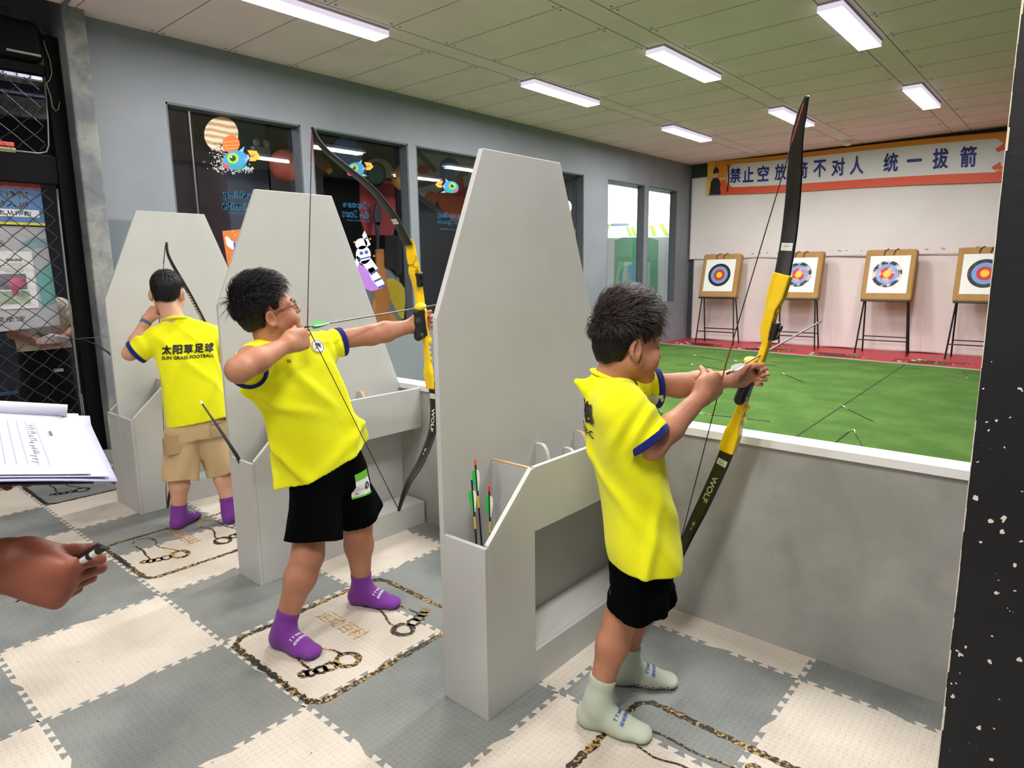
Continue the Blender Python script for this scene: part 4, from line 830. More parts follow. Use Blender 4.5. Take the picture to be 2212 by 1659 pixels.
# ---- head: E = point between the ears
def head(F,E,fwd,up,H,ear=1.0,cheek=1.0):
    r,f,u=frame_from(fwd,up); R=np.stack([r,f,u],1); s=H/.22; P=lambda x,y,z:V3(*E)+(r*x+f*y+u*z)*s
    e=lambda c,rad,k=.02,mode='u',RR=R:F.ell(P(*c),np.array(rad)*s,RR,k*s,mode)
    c=lambda a,b_,r1,r2,k=.02,mode='u':F.cone(P(*a),P(*b_),r1*s,r2*s,k*s,mode)
    e((0,-.004,.045),(.073,.094,.075),.03); e((0,.040,.02),(.064,.052,.06),.03); e((0,.035,-.03),(.056*cheek,.055,.06),.03)
    c((.047,.008,-.045),(.012,.072,-.088),.024,.02,.03); c((-.047,.008,-.045),(-.012,.072,-.088),.024,.02,.03); e((0,.080,-.088),(.021,.018,.017),.02)
    for q in (-1,1):
        e((q*.036,.066,-.038),(.030*cheek,.025,.03),.025); c((q*.012,.092,.020),(q*.048,.074,.022),.010,.009,.015); e((q*.032,.106,.003),(.017,.014,.011),.012,'s')
        e((q*.032,.086,.003),(.0135,.0105,.0125),.003); c((q*.020,.0965,.0075),(q*.044,.086,.006),.0042,.0036,.003); c((q*.021,.0955,-.0035),(q*.043,.087,-.003),.0034,.003,.003)
        e((q*.011,.102,-.030),(.009,.010,.0075),.006); e((q*.0065,.107,-.036),(.0032,.004,.0028),.002,'s')
        # ear: rim, bowl, lobe
        RE=np.stack([nrm(r*.94-f*.34*q),nrm(f*.94+r*.34*q),u],1)
        e((q*.077,-.008,-.003),(.0085*ear,.019,.028),.006,'u',RE); e((q*.0855,-.004,-.002),(.006,.0105,.018),.004,'s',RE); e((q*.079,-.003,-.026),(.0065,.0095,.011),.005,'u',RE)
        pr=None
        for t_ in range(9):
            al=math.radians(-35+t_*25); p_=(q*(.0815+.0045*ear*max(0,math.sin(al))),-.005-.0175*math.sin(al),-.002+.0275*math.cos(al))
            if pr: c(pr,p_,.0038,.0038,.004)
            pr=p_
    c((0,.094,.008),(0,.108,-.024),.009,.0105,.012); e((0,.111,-.028),(.0105,.010,.0095),.01)
    c((-.017,.092,-.0545),(.017,.092,-.0545),.0058,.0058,.008); e((0,.097,-.0535),(.013,.008,.005),.006); c((-.013,.0915,-.0645),(.013,.0915,-.0645),.0065,.0065,.008); c((-.021,.1005,-.0592),(.021,.1005,-.0592),.0016,.0016,.003,'s')
    return P,R,s
def head_bits(t,P,R,s,brow=True):
    """eyes, brows, lips as children"""
    for q in (-1,1):
        b=MB(); b.ell(P(q*.032,.0872,.0035),(.0112*s,.0098*s,.0072*s),nu=14,nv=10,rot=R); e=b.build('eye',M_EYE,t,smooth=True)
        b=MB(); b.ell(P(q*.031,.0955,.0035),(.0046*s,.0024*s,.0048*s),nu=12,nv=8,rot=R); b.build('iris',M_IRIS,e,smooth=True)
        b=MB(); b.tube([P(q*.015,.1035,.021),P(q*.028,.1005,.0255),P(q*.040,.0915,.0255),P(q*.048,.083,.021)],[.0022*s,.003*s,.0028*s,.0012*s],6); b.build('eyebrow',M_BROW,t,smooth=True)
    b=MB(); b.tube([P(-.019,.0955,-.0575),P(-.008,.1035,-.0548),P(0,.1042,-.0558),P(.008,.1035,-.0548),P(.019,.0955,-.0575)],[.0012*s,.0032*s,.003*s,.0032*s,.0012*s],6); b.tube([P(-.017,.096,-.061),P(0,.1025,-.064),P(.017,.096,-.061)],[.0012*s,.0042*s,.0012*s],6); b.build('lips',M_LIP,t,smooth=True)
def glasses(t,P,s,mt):
    g=MB()
    for q in (-1,1):
        g.tube([P(q*.033+.022*math.cos(a),.110-.006*abs(math.cos(a))**2*(1 if math.cos(a)*q>0 else 0)-.002,.002+.019*math.sin(a)) for a in np.linspace(0,2*math.pi,25)],.0013*s,6)
        g.tube([P(q*.055,.103,.008),P(q*.069,.085,.010),P(q*.077,.02,.013),P(q*.080,-.012,.014),P(q*.0795,-.026,.0)],.0016*s,6)
    g.tube([P(-.011,.110,.006),P(0,.1135,.008),P(.011,.110,.006)],.0014*s,6); o=g.build('glasses',mt,t,smooth=True)
    return o
# ---- hair: scalp shell plus locks of strands
def hair(t,P,R,s,mt,thick=.011,front=.072,temple=.03,nape=-.052,seed=1,n=1500,length=.03,top=.02,flow=(0,-.3,.5),spikes=(),side=.006,strandw=.0009,smt=None):
    r,f,u=R[:,0],R[:,1],R[:,2]; E=P(0,0,0); H=Field(); rg=np.random.RandomState(seed)
    def line(y):   # hairline height over the head from front (y>0) to back
        return np.interp(y,[-.12,-.075,-.035,-.022,-.010,.012,.022,.036,.05,.066,.085,.11],[nape,nape,nape*.72,.000,.038,.040,-.012,-.008,temple+.01,front-.012,front-.004,front])
    ph=rg.uniform(0,6.28,6)
    def shell(x,y,z):
        px,py,pz=x-E[0],y-E[1],z-E[2]; a=(px*r[0]+py*r[1]+pz*r[2])/s; b=(px*f[0]+py*f[1]+pz*f[2])/s; c=(px*u[0]+py*u[1]+pz*u[2])/s
        tt=side+(thick+top-side)*np.clip((c-.02)/.08,0,1)
        tt=tt*np.clip((c-line(b))/.035,.12,1)
        rx,ry,rz=.073+np.minimum(tt,thick+.004),.0945+np.minimum(tt,thick+.006)*.85,.077+tt
        cy=-.004; q0,q1,q2=a/rx,(b-cy)/ry,(c-.045)/rz; k0=np.sqrt(q0**2+q1**2+q2**2); k1=np.sqrt((q0/rx)**2+(q1/ry)**2+(q2/rz)**2); d=k0*(k0-1)/(k1+1e-9)
        # occipital part reaching down to the nape
        sd2=side*np.clip((c-line(b))/.04,.1,1)
        rx2,ry2,rz2=.058+sd2,.060+sd2,.085; q0,q1,q2=a/rx2,(b+.036)/ry2,(c+.005)/rz2; k0=np.sqrt(q0**2+q1**2+q2**2); k1=np.sqrt((q0/rx2)**2+(q1/ry2)**2+(q2/rz2)**2); d2=k0*(k0-1)/(k1+1e-9)
        q=np.maximum(.03-np.abs(d-d2),0)/.03; d=np.minimum(d,d2)-q*q*.0075
        ang=np.arctan2(a,b+.02); d=d-.0016*np.sin(38*ang+ph[0]+18*c)*np.clip((c-.0)/.05,0,1)-.0012*np.sin(71*ang+ph[1]-30*c)-.0018*np.sin(24*ang+60*b+ph[2])*np.clip((c-.06)/.04,0,1)
        cut=line(b)-c+.0035*np.sin(140*b+ph[3])+.003*np.sin(90*a+ph[4]); q=np.maximum(.012-np.abs(d-cut),0)/.012
        return (np.maximum(d,cut)+q*q*.003)*s
    m=.16*s; H.add(shell,E-m,E+m,0)
    o=sdf_obj('hair',H,[(E-m,E+m+u*.03,.0034*s)],mt,t)
    me=o.data; co=np.zeros(len(me.vertices)*3); me.vertices.foreach_get('co',co); co=co.reshape(-1,3); nr=np.zeros(len(co)*3); me.vertices.foreach_get('normal',nr); nr=nr.reshape(-1,3)
    loc=(co-E)@np.stack([r,f,u],1)/s; cen=(co-P(0,-.004,.045)); out=cen/np.linalg.norm(cen,axis=1)[:,None]; good=np.where(((nr*out).sum(1)>.45)&(loc[:,2]>line(loc[:,1])+.004))[0]
    st=MB(); fl=r*flow[0]+f*flow[1]+u*flow[2]
    wt=np.clip(.12+(loc[good,2]+.01)/.10,.05,1.3); pick=rg.choice(good,n,p=wt/wt.sum())
    vs=[];fs=[]
    for i in pick:
        p=co[i]; nn=out[i]; up_=np.clip((loc[i,2]-.03)/.09,0,1); crown=P(0,-.062,.10); sw=nrm(np.cross(u,p-crown))*.35; dn=-u*(1-up_)*.9
        g=nrm(fl*up_+dn+sw*.5+rg.normal(0,.18,3)); g=nrm(g-nn*(g@nn)); L=(length*(.35+.65*up_)+top*.6*up_)*s*rg.uniform(.6,1.3)*(.45 if up_<.05 else 1)
        lift=.18+.42*up_; w=strandw*s*rg.uniform(.7,1.5); sd=nrm(np.cross(g,nn))
        q0=p-nn*.003*s; q1=p+g*L*.4+nn*L*lift*.45; q2=p+g*L*.78+nn*L*lift*.62; q3=p+g*L*1.12+nn*L*lift*.5-u*L*.08
        b0=len(vs)
        for q,ww in ((q0,w),(q1,w),(q2,w*.7),(q3,w*.15)):
            vs += [q+sd*ww,q-sd*ww*.5+nn*ww*.8,q-sd*ww*.5-nn*ww*.8]
        for k_ in range(3):
            for e_ in range(3): fs.append((b0+k_*3+e_,b0+k_*3+(e_+1)%3,b0+k_*3+3+(e_+1)%3,b0+k_*3+3+e_))
    for (a,b,c,dx,dy,dz,L) in spikes:
        p=P(a,b,c); g=nrm(r*dx+f*dy+u*dz); b0=len(vs); sd=nrm(np.cross(g,u+.01)); nn=nrm(np.cross(sd,g)); w=.0011*s
        for kq,ww in ((0,w),(.35,w),(.7,w*.7),(1,w*.15)):
            q=p+g*L*s*kq-u*(L*s*.28*kq*kq); vs += [q+sd*ww,q-sd*ww*.5+nn*ww*.8,q-sd*ww*.5-nn*ww*.8]
        for k_ in range(3):
            for e_ in range(3): fs.append((b0+k_*3+e_,b0+k_*3+(e_+1)%3,b0+k_*3+3+(e_+1)%3,b0+k_*3+3+e_))
    me2=bpy.data.meshes.new('hair_strands'); me2.from_pydata([tuple(map(float,v)) for v in vs],[],fs); me2.materials.append(smt or mt); me2.polygons.foreach_set('use_smooth',[True]*len(fs)); h2=bpy.data.objects.new('hair_strands',me2); link(h2,o); h2['kind']='stuff'
    return o
# ---- clothes
def folds(seed,amp,kind='shirt'):
    rg=np.random.RandomState(seed); W_=[(rg.randint(1,4),rg.uniform(0,6.28),rg.uniform(-13,13),rg.uniform(.5,1),rg.uniform(0,6.28)) for _ in range(6)]
    def d(th,w,x,y,z):
        v=0
        for n,p,g,a,q in W_:
            c=np.abs(np.sin(.5*(n*th+p+g*w+.5*np.sin(9*w+q)))); v=v+a*np.exp(-(c/.24)**2)*(.55+.45*np.sin(th*2+q+5*w))
        return amp*(v-.35)
    return d
def foot(F,ank,toe,size,fat=1.0,grow=0.0):
    """ank: ankle joint above the floor; toe: point of the toes on the floor"""
    a=V3(*ank); tz=V3(*toe); z0=tz[2]; dv=nrm((tz-a)*V3(1,1,0)); h=V3(a[0],a[1],z0)-dv*size*.16; L=size; w=np.cross(V3(0,0,1),dv); g=grow
    R=np.stack([w,dv,V3(0,0,1)],1)
    F.ell(h+V3(0,0,.034*fat)+dv*.012,(.031*fat+g,.036*fat+g,.034*fat+g),R,.02); F.cone(h+V3(0,0,.03)+dv*.01,h+dv*L*.55+V3(0,0,.030),.030*fat+g,.030*fat+g,.02)
    F.ell(h+dv*L*.62+V3(0,0,.022),(.040*fat+g,L*.24,.022+g),R,.025); F.ell(h+dv*L*.84+V3(0,0,.018),(.036*fat+g,L*.14,.018+g),R,.02); F.cone(a+V3(0,0,.0),h+dv*L*.42+V3(0,0,.036),.030*fat+g,.026*fat+g,.03)
    return h
def text_on(name,items,mt,parent,field_obj,origin,U,Vv,N,lift=.004):
    """printing on cloth: flat lettering projected onto the garment's surface along N"""
    from mathutils.bvhtree import BVHTree
    bt=BVHTree.FromPolygons([v.co for v in field_obj.data.vertices],[tuple(p.vertices) for p in field_obj.data.polygons])
    O=np.array(origin,float);U=nrm(U);Vv=nrm(Vv);N=nrm(N); m=MB()
    for it in items:
        if isinstance(it[0],str):
            s,u,v,h,w=it[:5]; V,F=text_polys(s,it[5] if len(it)>5 else 0,2)
            me=bpy.data.meshes.new('q'); me.from_pydata(V.tolist(),[],F); bm=bmesh.new(); bm.from_mesh(me); bmesh.ops.triangulate(bm,faces=bm.faces); 
            lo=V.min(0);hi=V.max(0); sx=w/(hi[0]-lo[0]); sy=h/(hi[1]-lo[1])
            for _ in range(4):
                es=[e for e in bm.edges if math.hypot((e.verts[0].co.x-e.verts[1].co.x)*sx,(e.verts[0].co.y-e.verts[1].co.y)*sy)>.006]
                if es: bmesh.ops.subdivide_edges(bm,edges=es,cuts=1); bmesh.ops.triangulate(bm,faces=[f for f in bm.faces if len(f.verts)>3])
            bm.verts.index_update(); V=np.array([v_.co[:] for v_ in bm.verts]); F=[tuple(v_.index for v_ in f.verts) for f in bm.faces]; bm.free(); bpy.data.meshes.remove(me)
            A=(V[:,0]-(lo[0]+hi[0])/2)*sx+u; B=(V[:,1]-(lo[1]+hi[1])/2)*sy+v
        else: A=np.array([q[0] for q in it[0]]);B=np.array([q[1] for q in it[0]]);F=it[1]
        out=[]
        for a,b in zip(A,B):
            p=O+U*a+Vv*b+N*.25; hit=bt.ray_cast(Vector(p),Vector(-N),.6)
            out.append(tuple(np.array(hit[0])+N*lift) if hit[0] is not None else tuple(O+U*a+Vv*b))
        m.add(out,F)
    me=bpy.data.meshes.new(name); me.from_pydata(m.v,[],m.f); me.materials.append(mt); return link(bpy.data.objects.new(name,me),parent)
def grid_patch(u0,u1,v0,v1,n=8):
    return ([(u0+(u1-u0)*i/n,v0+(v1-v0)*j/n) for j in range(n+1) for i in range(n+1)],[(j*(n+1)+i,j*(n+1)+i+1,(j+1)*(n+1)+i+1,(j+1)*(n+1)+i) for j in range(n) for i in range(n)])
def disc_patch(u,v,ru,rv=None,n=20):
    rv=rv or ru; return ([(u,v)]+[(u+ru*q*math.cos(2*math.pi*i/n),v+rv*q*math.sin(2*math.pi*i/n)) for q in (.5,1) for i in range(n)],[(0,1+i,1+(i+1)%n) for i in range(n)]+[(1+i,1+n+i,1+n+(i+1)%n,1+(i+1)%n) for i in range(n)])
# ---- one body: head, trunk, arms, hands, legs in a single surface
def body(name_t,J,mt,headspec,hands,limb,neck,trunk):
    F=Field(); hd=headspec; P,R,s=head(F,hd['E'],hd['fwd'],hd['up'],hd['H'],hd.get('ear',1),hd.get('cheek',1))
    nb=V3(*neck['base']); F.cone(P(0,-.028,-.045),nb,neck['r']*.98,neck['r']*1.12,.03); F.cone(P(0,.0,-.06),nb+(P(0,.0,-.06)-P(0,-.028,-.045))*.6,neck['r']*.8,neck['r'],.03)
    F.loft(trunk,k=.04)
    boxes=[(P(0,0,0)-.17*s,P(0,0,0)+.17*s,.0032)]
    for q in 'RL':
        sh,el,wr=[V3(*J[k+q]) for k in ('sh','el','wr')]
        F.cone(sh+(el-sh)*.3,el,limb['ua']*.9,limb['el'],.03); F.cone(sh,sh+(el-sh)*.3,limb['ua']*.6,limb['ua']*.8,.02); F.cone(el,el+(wr-el)*.35,limb['el'],limb['fa'],.02); F.cone(el+(wr-el)*.35,wr,limb['fa'],limb['wr'],.02)
        h=hands[q]; lo,hi=hand(F,wr,h['d'],h['n'],h['s'],h['L'],h['curl'],h.get('thumb',(.5,.4))); F.cone(wr,wr+nrm(h['d'])*h['L']*.3,limb['wr'],h['L']*.2,.02); boxes.append((lo,hi,h.get('h',.0024)))
        if 'hp'+q in J:
            hp,kn,an=[V3(*J[k+q]) for k in ('hp','kn','an')]
            F.cone(hp,kn,limb['th'],limb['kn'],.04); m=kn+(an-kn)*.3; cal=limb.get('calf',V3(0,0,0)); F.cone(kn,m+cal,limb['kn']*.96,limb['ca'],.03); F.cone(m+cal,an,limb['ca'],limb['an'],.03); F.cone(an,an-V3(0,0,.03),limb['an'],limb['an']*.9,.02)
    pts=[q for k,q in J.items()]; lo,hi=rough_box(pts+[P(0,0,0)],.2); boxes.append((lo,hi,.0062))
    o=sdf_obj('body',F,boxes,mt,name_t); return o,P,R,s
def shirt_of(t,st,sl,mt,cuffmt,seed,amp=.006,h=.0055,extra=None,cuffs=True,up=None):
    """st: loft stations; sl: sleeves {q: (shoulder, cuff centre, r0, r1)}"""
    F=Field(); F.loft(st,k=.03,disp=folds(seed,amp),up=up); rg=np.random.RandomState(seed+5)
    for q,(a,b,r0,r1) in sl.items():
        a=V3(*a);b=V3(*b); d=nrm(b-a)
        def fn(x,y,z,a=a,b=b+d*.05,r0=r0,r1=r1,ph=rg.uniform(0,6),d=d):
            ba=b-a;L=ba@ba; px,py,pz=x-a[0],y-a[1],z-a[2]; w=(px*ba[0]+py*ba[1]+pz*ba[2])/L; tt=np.clip(w,0,1)
            dd=np.sqrt((px-ba[0]*tt)**2+(py-ba[1]*tt)**2+(pz-ba[2]*tt)**2)-(r0+(r1-r0)*tt)-.005*np.sin(22*w+ph+40*(x+z))*np.clip(tt*3,0,1)*np.clip((1-tt)*1.6,0,1)
            return np.maximum(dd,(x-(b-d*.05)[0])*d[0]+(y-(b-d*.05)[1])*d[1]+(z-(b-d*.05)[2])*d[2])
        r=max(r0,r1)+.01; F.add(fn,np.minimum(a,b)-r,np.maximum(a,b)+r,.035)
    if extra: extra(F)
    pts=[q[0] for q in st]+[V3(*q[1]) for q in sl.values()]; lo,hi=rough_box(pts,.22); o=sdf_obj('shirt',F,[(lo,hi,h)],mt,t)
    for q,(a,b,r0,r1) in sl.items():
        if not cuffs: break
        a=V3(*a);b=V3(*b);d=nrm(b-a); C=Field()
        def fn(x,y,z,b=b,d=d,r1=r1):
            px,py,pz=x-b[0],y-b[1],z-b[2]; w=px*d[0]+py*d[1]+pz*d[2]; rr=np.sqrt(np.maximum(px**2+py**2+pz**2-w*w,0)); return np.maximum(np.maximum(rr-(r1+.0045),np.abs(w+.004)-.011),(r1-.009)-rr)
        C.add(fn,b-r1-.03,b+r1+.03,0); sdf_obj('cuff',C,[(b-r1-.04,b+r1+.04,.003)],cuffmt,o)
    return o
def collar(t,c,side,fr,up,rx,ry,mt,r=.006,a0=0,a1=360,n=40,name='collar'):
    m=MB(); m.tube([V3(*c)+nrm(side)*rx*math.cos(a)+nrm(fr)*ry*math.sin(a)+nrm(up)*(-.018*math.sin(a)) for a in np.radians(np.linspace(a0,a1,n))],r,7,flat=1.6); return m.build(name,mt,t,smooth=True)
def shorts_of(t,J,pel,legs,mt,seed,amp=.006,name='shorts',h=.0055,hemk=1):
    """pel: (centre, side, front, rx, ry, top axis, height); legs {q:(hip, hem centre, r0, r1)}"""
    F=Field(); c,sd,fr,rx,ry,up,hh=pel; c=V3(*c); up=nrm(up)
    F.loft([(c-up*hh,sd,fr,rx,ry),(c,sd,fr,rx*1.02,ry*1.02),(c+up*hh,sd,fr,rx*.92,ry*.94)],k=.04,disp=folds(seed,amp*.6))
    rg=np.random.RandomState(seed)
    for q,(a,b,r0,r1) in legs.items():
        a=V3(*a);b=V3(*b);d=nrm(b-a); u1=nrm(np.cross(d,V3(0,1,.1))); u2=np.cross(d,u1)
        def fn(x,y,z,a=a,b=b,r0=r0,r1=r1,ph=rg.uniform(0,6,3),d=d,u1=u1,u2=u2):
            ba=b-a;L=np.linalg.norm(ba); px,py,pz=x-a[0],y-a[1],z-a[2]; w=px*d[0]+py*d[1]+pz*d[2]; tt=np.clip(w/L,0,1)
            p1=px*u1[0]+py*u1[1]+pz*u1[2]; p2=px*u2[0]+py*u2[1]+pz*u2[2]; th=np.arctan2(p2,p1)
            rr=np.sqrt(p1**2+p2**2+np.minimum(w,0)**2); dd=rr-(r0+(r1-r0)*tt)-amp*(np.sin(3*th+ph[0]+9*w)+.7*np.sin(5*th+ph[1]-14*w))*np.clip(tt,0.1,1)
            return np.maximum(dd,w-L-.006*np.sin(2*th+ph[2]))
        r=max(r0,r1)+.03; F.add(fn,np.minimum(a,b)-r,np.maximum(a,b)+r,.03)
    pts=[c]+[V3(*q[0]) for q in legs.values()]+[V3(*q[1]) for q in legs.values()]; lo,hi=rough_box(pts,.2); return sdf_obj(name,F,[(lo,hi,h)],mt,t)
def sock_of(t,kn,an,toe,size,mt,top=.06,r=.036,fat=1.0):
    F=Field(); a=V3(*an); k_=V3(*kn); up=nrm(k_-a); foot(F,a,toe,size,fat,.002); F.cone(a-V3(0,0,.02),a+up*top,r,r*1.0,.025)
    F.cone(a+up*(top-.012),a+up*top,r*1.04,r*1.04,.004); F.plane(a+up*top,up); F.plane(V3(0,0,.002),V3(0,0,-1))
    lo,hi=rough_box([a,V3(*toe),a+up*top,a-nrm((V3(*toe)-a)*V3(1,1,0))*size*.3],.07); return sdf_obj('sock',F,[(lo,hi,.003)],mt,t)
SH=lambda c,s_,f_,rx,ry:(V3(*c),V3(*s_),V3(*f_),rx,ry)
def trunk(st): return [(q[0]+(V3(0,0,.07) if i==0 else V3(0,0,-.015 if i>len(st)-3 else 0)),q[1],q[2],q[3]*(.66 if i<len(st)-2 else .55),q[4]*(.60 if i<len(st)-2 else .5)) for i,q in enumerate(st)]

# ================= the boy at full draw (middle bay) =================
t=thing('person','boy with glasses in yellow jersey and black shorts at full draw, middle bay','person',(2.6,.35,0)); o=V3(2.6,.35,0)
t.location=(0,0,0)
BX=2.675
J=dict(shR=(2.565,.135,1.145),elR=(2.765,-.022,1.118),wrR=(2.712,.188,1.180),shL=(2.545,.435,1.155),elL=(2.60,.635,1.170),wrL=(2.645,.812,1.196),
 hpR=(2.575,.345,.66),knR=(2.64,.252,.345),anR=(2.618,.140,.085),hpL=(2.555,.475,.66),knL=(2.60,.515,.37),anL=(2.572,.540,.085))
hd=dict(E=(2.555,.206,1.276),fwd=(.27,.87,.36),up=(-.02,-.37,.93),H=.216,cheek=1.12)
hands=dict(R=dict(d=(-.16,.98,.14),n=(-.95,-.15,-.15),s=(-.1,-.15,.98),L=.084,curl=[(.50,1.55,.9),(.62,1.6,.9),(.80,1.6,.9),(.98,1.55,.9)],thumb=(.3,.4,(.80,.30,.25))),
 L=dict(d=(.0,.97,.12),n=(.96,.0,.05),s=(0,-.12,.98),L=.080,curl=[(.6,1.45,1.0),(.66,1.45,1.0),(.74,1.45,1.0),(.8,1.45,1.0)],thumb=(.1,.25,(.9,.35,.45))))
X,Y=(1,0,0),(0,1,0)
st=[SH((2.568,.392,.668),Y,X,.180,.112),SH((2.562,.378,.76),Y,X,.170,.108),SH((2.557,.347,.90),Y,X,.168,.104),SH((2.552,.312,1.02),Y,X,.166,.100),SH((2.548,.278,1.11),Y,X,.156,.092),SH((2.544,.252,1.165),Y,X,.115,.070),SH((2.542,.232,1.198),Y,X,.060,.056)]
tr=trunk(st)
bd,P,R,s=body(t,J,M_SKIN,hd,hands,dict(ua=.044,el=.041,fa=.042,wr=.027,th=.078,kn=.058,ca=.057,an=.034),dict(base=(2.545,.220,1.165),r=.050),tr)
head_bits(t,P,R,s); gl_=glasses(t,P,s,mat('bronze_wire',lin(96,62,52),.3,metal=.6))
sp=[(rx_,-.088,.098+dz,dx,-1,dy,L) for rx_,dz,dx,dy,L in ((0,.0,.1,.35,.07),(.01,.004,.25,.2,.075),(-.012,.0,-.3,.3,.07),(.004,-.01,.1,-.1,.08),(-.006,-.006,-.1,-.3,.075),(.012,.006,.3,.5,.055),(-.01,.01,-.2,.6,.05),(.0,-.016,.0,-.5,.07),(.02,-.01,.4,.0,.06),(-.02,.0,-.4,.1,.055),(.006,.008,.1,.7,.045),(-.002,-.02,.15,-.25,.065))]
hair(t,P,R,s,M_HAIR,thick=.009,front=.068,temple=.028,nape=-.030,seed=3,n=2600,length=.032,top=.022,flow=(0,.7,.1),spikes=sp,side=.006)
shr=shirt_of(t,st,dict(R=((2.56,.15,1.125),(2.672,.056,1.098),.062,.062),L=((2.545,.40,1.135),(2.566,.510,1.150),.060,.055)),M_SHIRT,M_NAVY,12,.016)
collar(t,(2.543,.228,1.196),Y,X,(0,-.25,.97),.060,.055,M_SHIRT,.007); collar(t,(2.543,.228,1.197),Y,X,(0,-.25,.97),.061,.056,M_NAVY,.0075,28,72,14,'collar_tab')
N=(.93,-.35,.05); U=(.35,.93,0); Vv=(0,-.22,.97)
bz=at(690,748,x=2.65); cr=text_on('club_badge',[disc_patch(0,0,.027)],mat('badge_white',lin(230,228,224),.6),shr,shr,bz,U,Vv,N); text_on('badge_ring',[([(.024*q*math.cos(a),.024*q*math.sin(a)) for q in (.93,1) for a in np.linspace(0,2*math.pi,25)[:-1]],[(i,(i+1)%24,24+(i+1)%24,24+i) for i in range(24)])],M_INK,cr,shr,bz,U,Vv,N,.0052)
text_on('badge_drawing',[(([(-.012,.004),(.0,.014),(.014,.008),(.010,.0),(.014,-.008),(.006,-.004),(-.002,.004)],[(0,1,2,3,6),(3,4,5,6)])),(([(-.014,-.006),(-.008,-.002),(-.006,-.010)],[(0,1,2)]))],M_INK,cr,shr,bz,U,Vv,N,.0056)
text_on('chest_print',[('SS',0,0,.010,.016,.03)],M_INK,shr,shr,at(626,780,x=2.66),U,Vv,N)
sho=shorts_of(t,J,((2.575,.408,.63),Y,X,.156,.100,(0,-.1,1),.07),dict(R=((2.59,.345,.60),(2.642,.283,.395),.092,.112),L=((2.565,.475,.60),(2.588,.535,.40),.090,.106)),M_SHORT,4,.007)
nt0=at(789,1045,x=2.68); N2=(.80,.58,.05); U2=(-.58,.80,.06); W2=(-.02,-.08,.99)
nt_=text_on('name_tag',[grid_patch(-.036,.036,-.052,.052)],mat('tag_white',lin(232,234,236),.4),sho,sho,nt0,U2,W2,N2,.006)
text_on('green_band',[grid_patch(-.036,.036,.022,.0525)],mat('tag_green',lin(108,190,50),.4),nt_,sho,nt0,U2,W2,N2,.0068); text_on('green_band',[grid_patch(-.036,.036,-.052,-.044)],mat('tag_green2',lin(108,190,50),.4),nt_,sho,nt0,U2,W2,N2,.0068)
text_on('tag_lettering',[('0',.016,-.012,.034,.022,.03)],M_INK,nt_,sho,nt0,U2,W2,N2,.0074); text_on('red_scribble',[('x',-.022,-.034,.010,.014)],mat('tag_red',lin(170,60,60),.5),nt_,sho,nt0,U2,W2,N2,.0074)
def sock_print(sk,toe,an,lines,mt,size=.024):
    an=V3(*an);toe=V3(*toe); d=nrm((toe-an)*V3(1,1,0)); w=np.cross(d,V3(0,0,1)); p=an*V3(1,1,0)+d*.075+V3(0,0,.05)
    n_=nrm(V3(0,0,1)*.8+w*.5+d*.25); u=nrm(np.cross(d,n_)); u=nrm(w-n_*(w@n_)); v=nrm(np.cross(n_,u))
    text_on('sock_print',[(s_,0,-.012+i*.022,.012,wd,.03) for i,(s_,wd) in enumerate(lines)],mt,sk,sk,p,-u,-v,n_,.002)
M_SP=mat('white_sock_print',lin(226,220,230),.6)
tR=at(680,1420,z=0.0); sk=sock_of(t,J['knR'],J['anR'],tR,.212,M_PURP,.062,.042,1.12); sock_print(sk,tR,J['anR'],(('运动百科',.058),('T Y test',.05)),M_SP)
tL=at(864,1312,z=0.0); sk=sock_of(t,J['knL'],J['anL'],tL,.212,M_PURP,.062,.042,1.12); sock_print(sk,tL,J['anL'],(('运动百科',.058),('T Y test',.05)),M_SP)
# ================= the boy nearest the camera (right bay) =================
t=thing('person','boy in yellow jersey, black shorts and sage socks half drawing a bow, nearest bay','person',(0,0,0))
fa=nrm((.76,.65,0)); ra=V3(fa[1],-fa[0],0)
C1=lambda x,y,z:V3(x,y,z)
J=dict(shR=(3.885,.515,1.075),elR=(3.945,.575,.935),wrR=(3.992,.778,1.052),shL=(3.70,.70,1.075),elL=(3.865,.885,1.055),wrL=(3.996,1.002,1.076),
 hpR=(3.885,.630,.62),knR=(3.828,.605,.345),anR=(3.790,.540,.095),hpL=(3.805,.728,.62),knL=(3.800,.76,.35),anL=(3.745,.795,.085))
hd=dict(E=(3.822,.625,1.203),fwd=(.52,.85,-.06),up=(.03,.06,1),H=.212)
hands=dict(R=dict(d=(.16,.92,.34),n=(-.93,.16,-.05),s=(-.0,-.35,.94),L=.086,curl=[(1.0,1.4,.7),(1.15,1.45,.7),(1.3,1.45,.7),(1.45,1.45,.7)],thumb=(.4,.4,(.8,.3,.25))),
 L=dict(d=(.42,.88,.05),n=(.88,-.42,.0),s=(-.1,-.1,.98),L=.076,curl=[(.62,1.45,1.0),(.68,1.45,1.0),(.75,1.45,1.0),(.8,1.45,1.0)],thumb=(.15,.45,(.9,.30,.45))))
st=[SH((3.858,.698,.537),ra,fa,.170,.112),SH((3.853,.690,.60),ra,fa,.168,.118),SH((3.832,.672,.76),ra,fa,.158,.108),SH((3.812,.648,.92),ra,fa,.158,.110),SH((3.798,.628,1.03),ra,fa,.150,.094),SH((3.790,.615,1.085),ra,fa,.115,.070),SH((3.784,.606,1.118),ra,fa,.062,.056)]
tr=trunk(st)
bd,P,R,s=body(t,J,M_SKIN,hd,hands,dict(ua=.040,el=.037,fa=.037,wr=.025,th=.060,kn=.047,ca=.047,an=.030),dict(base=(3.780,.600,1.085),r=.046),tr)
head_bits(t,P,R,s)
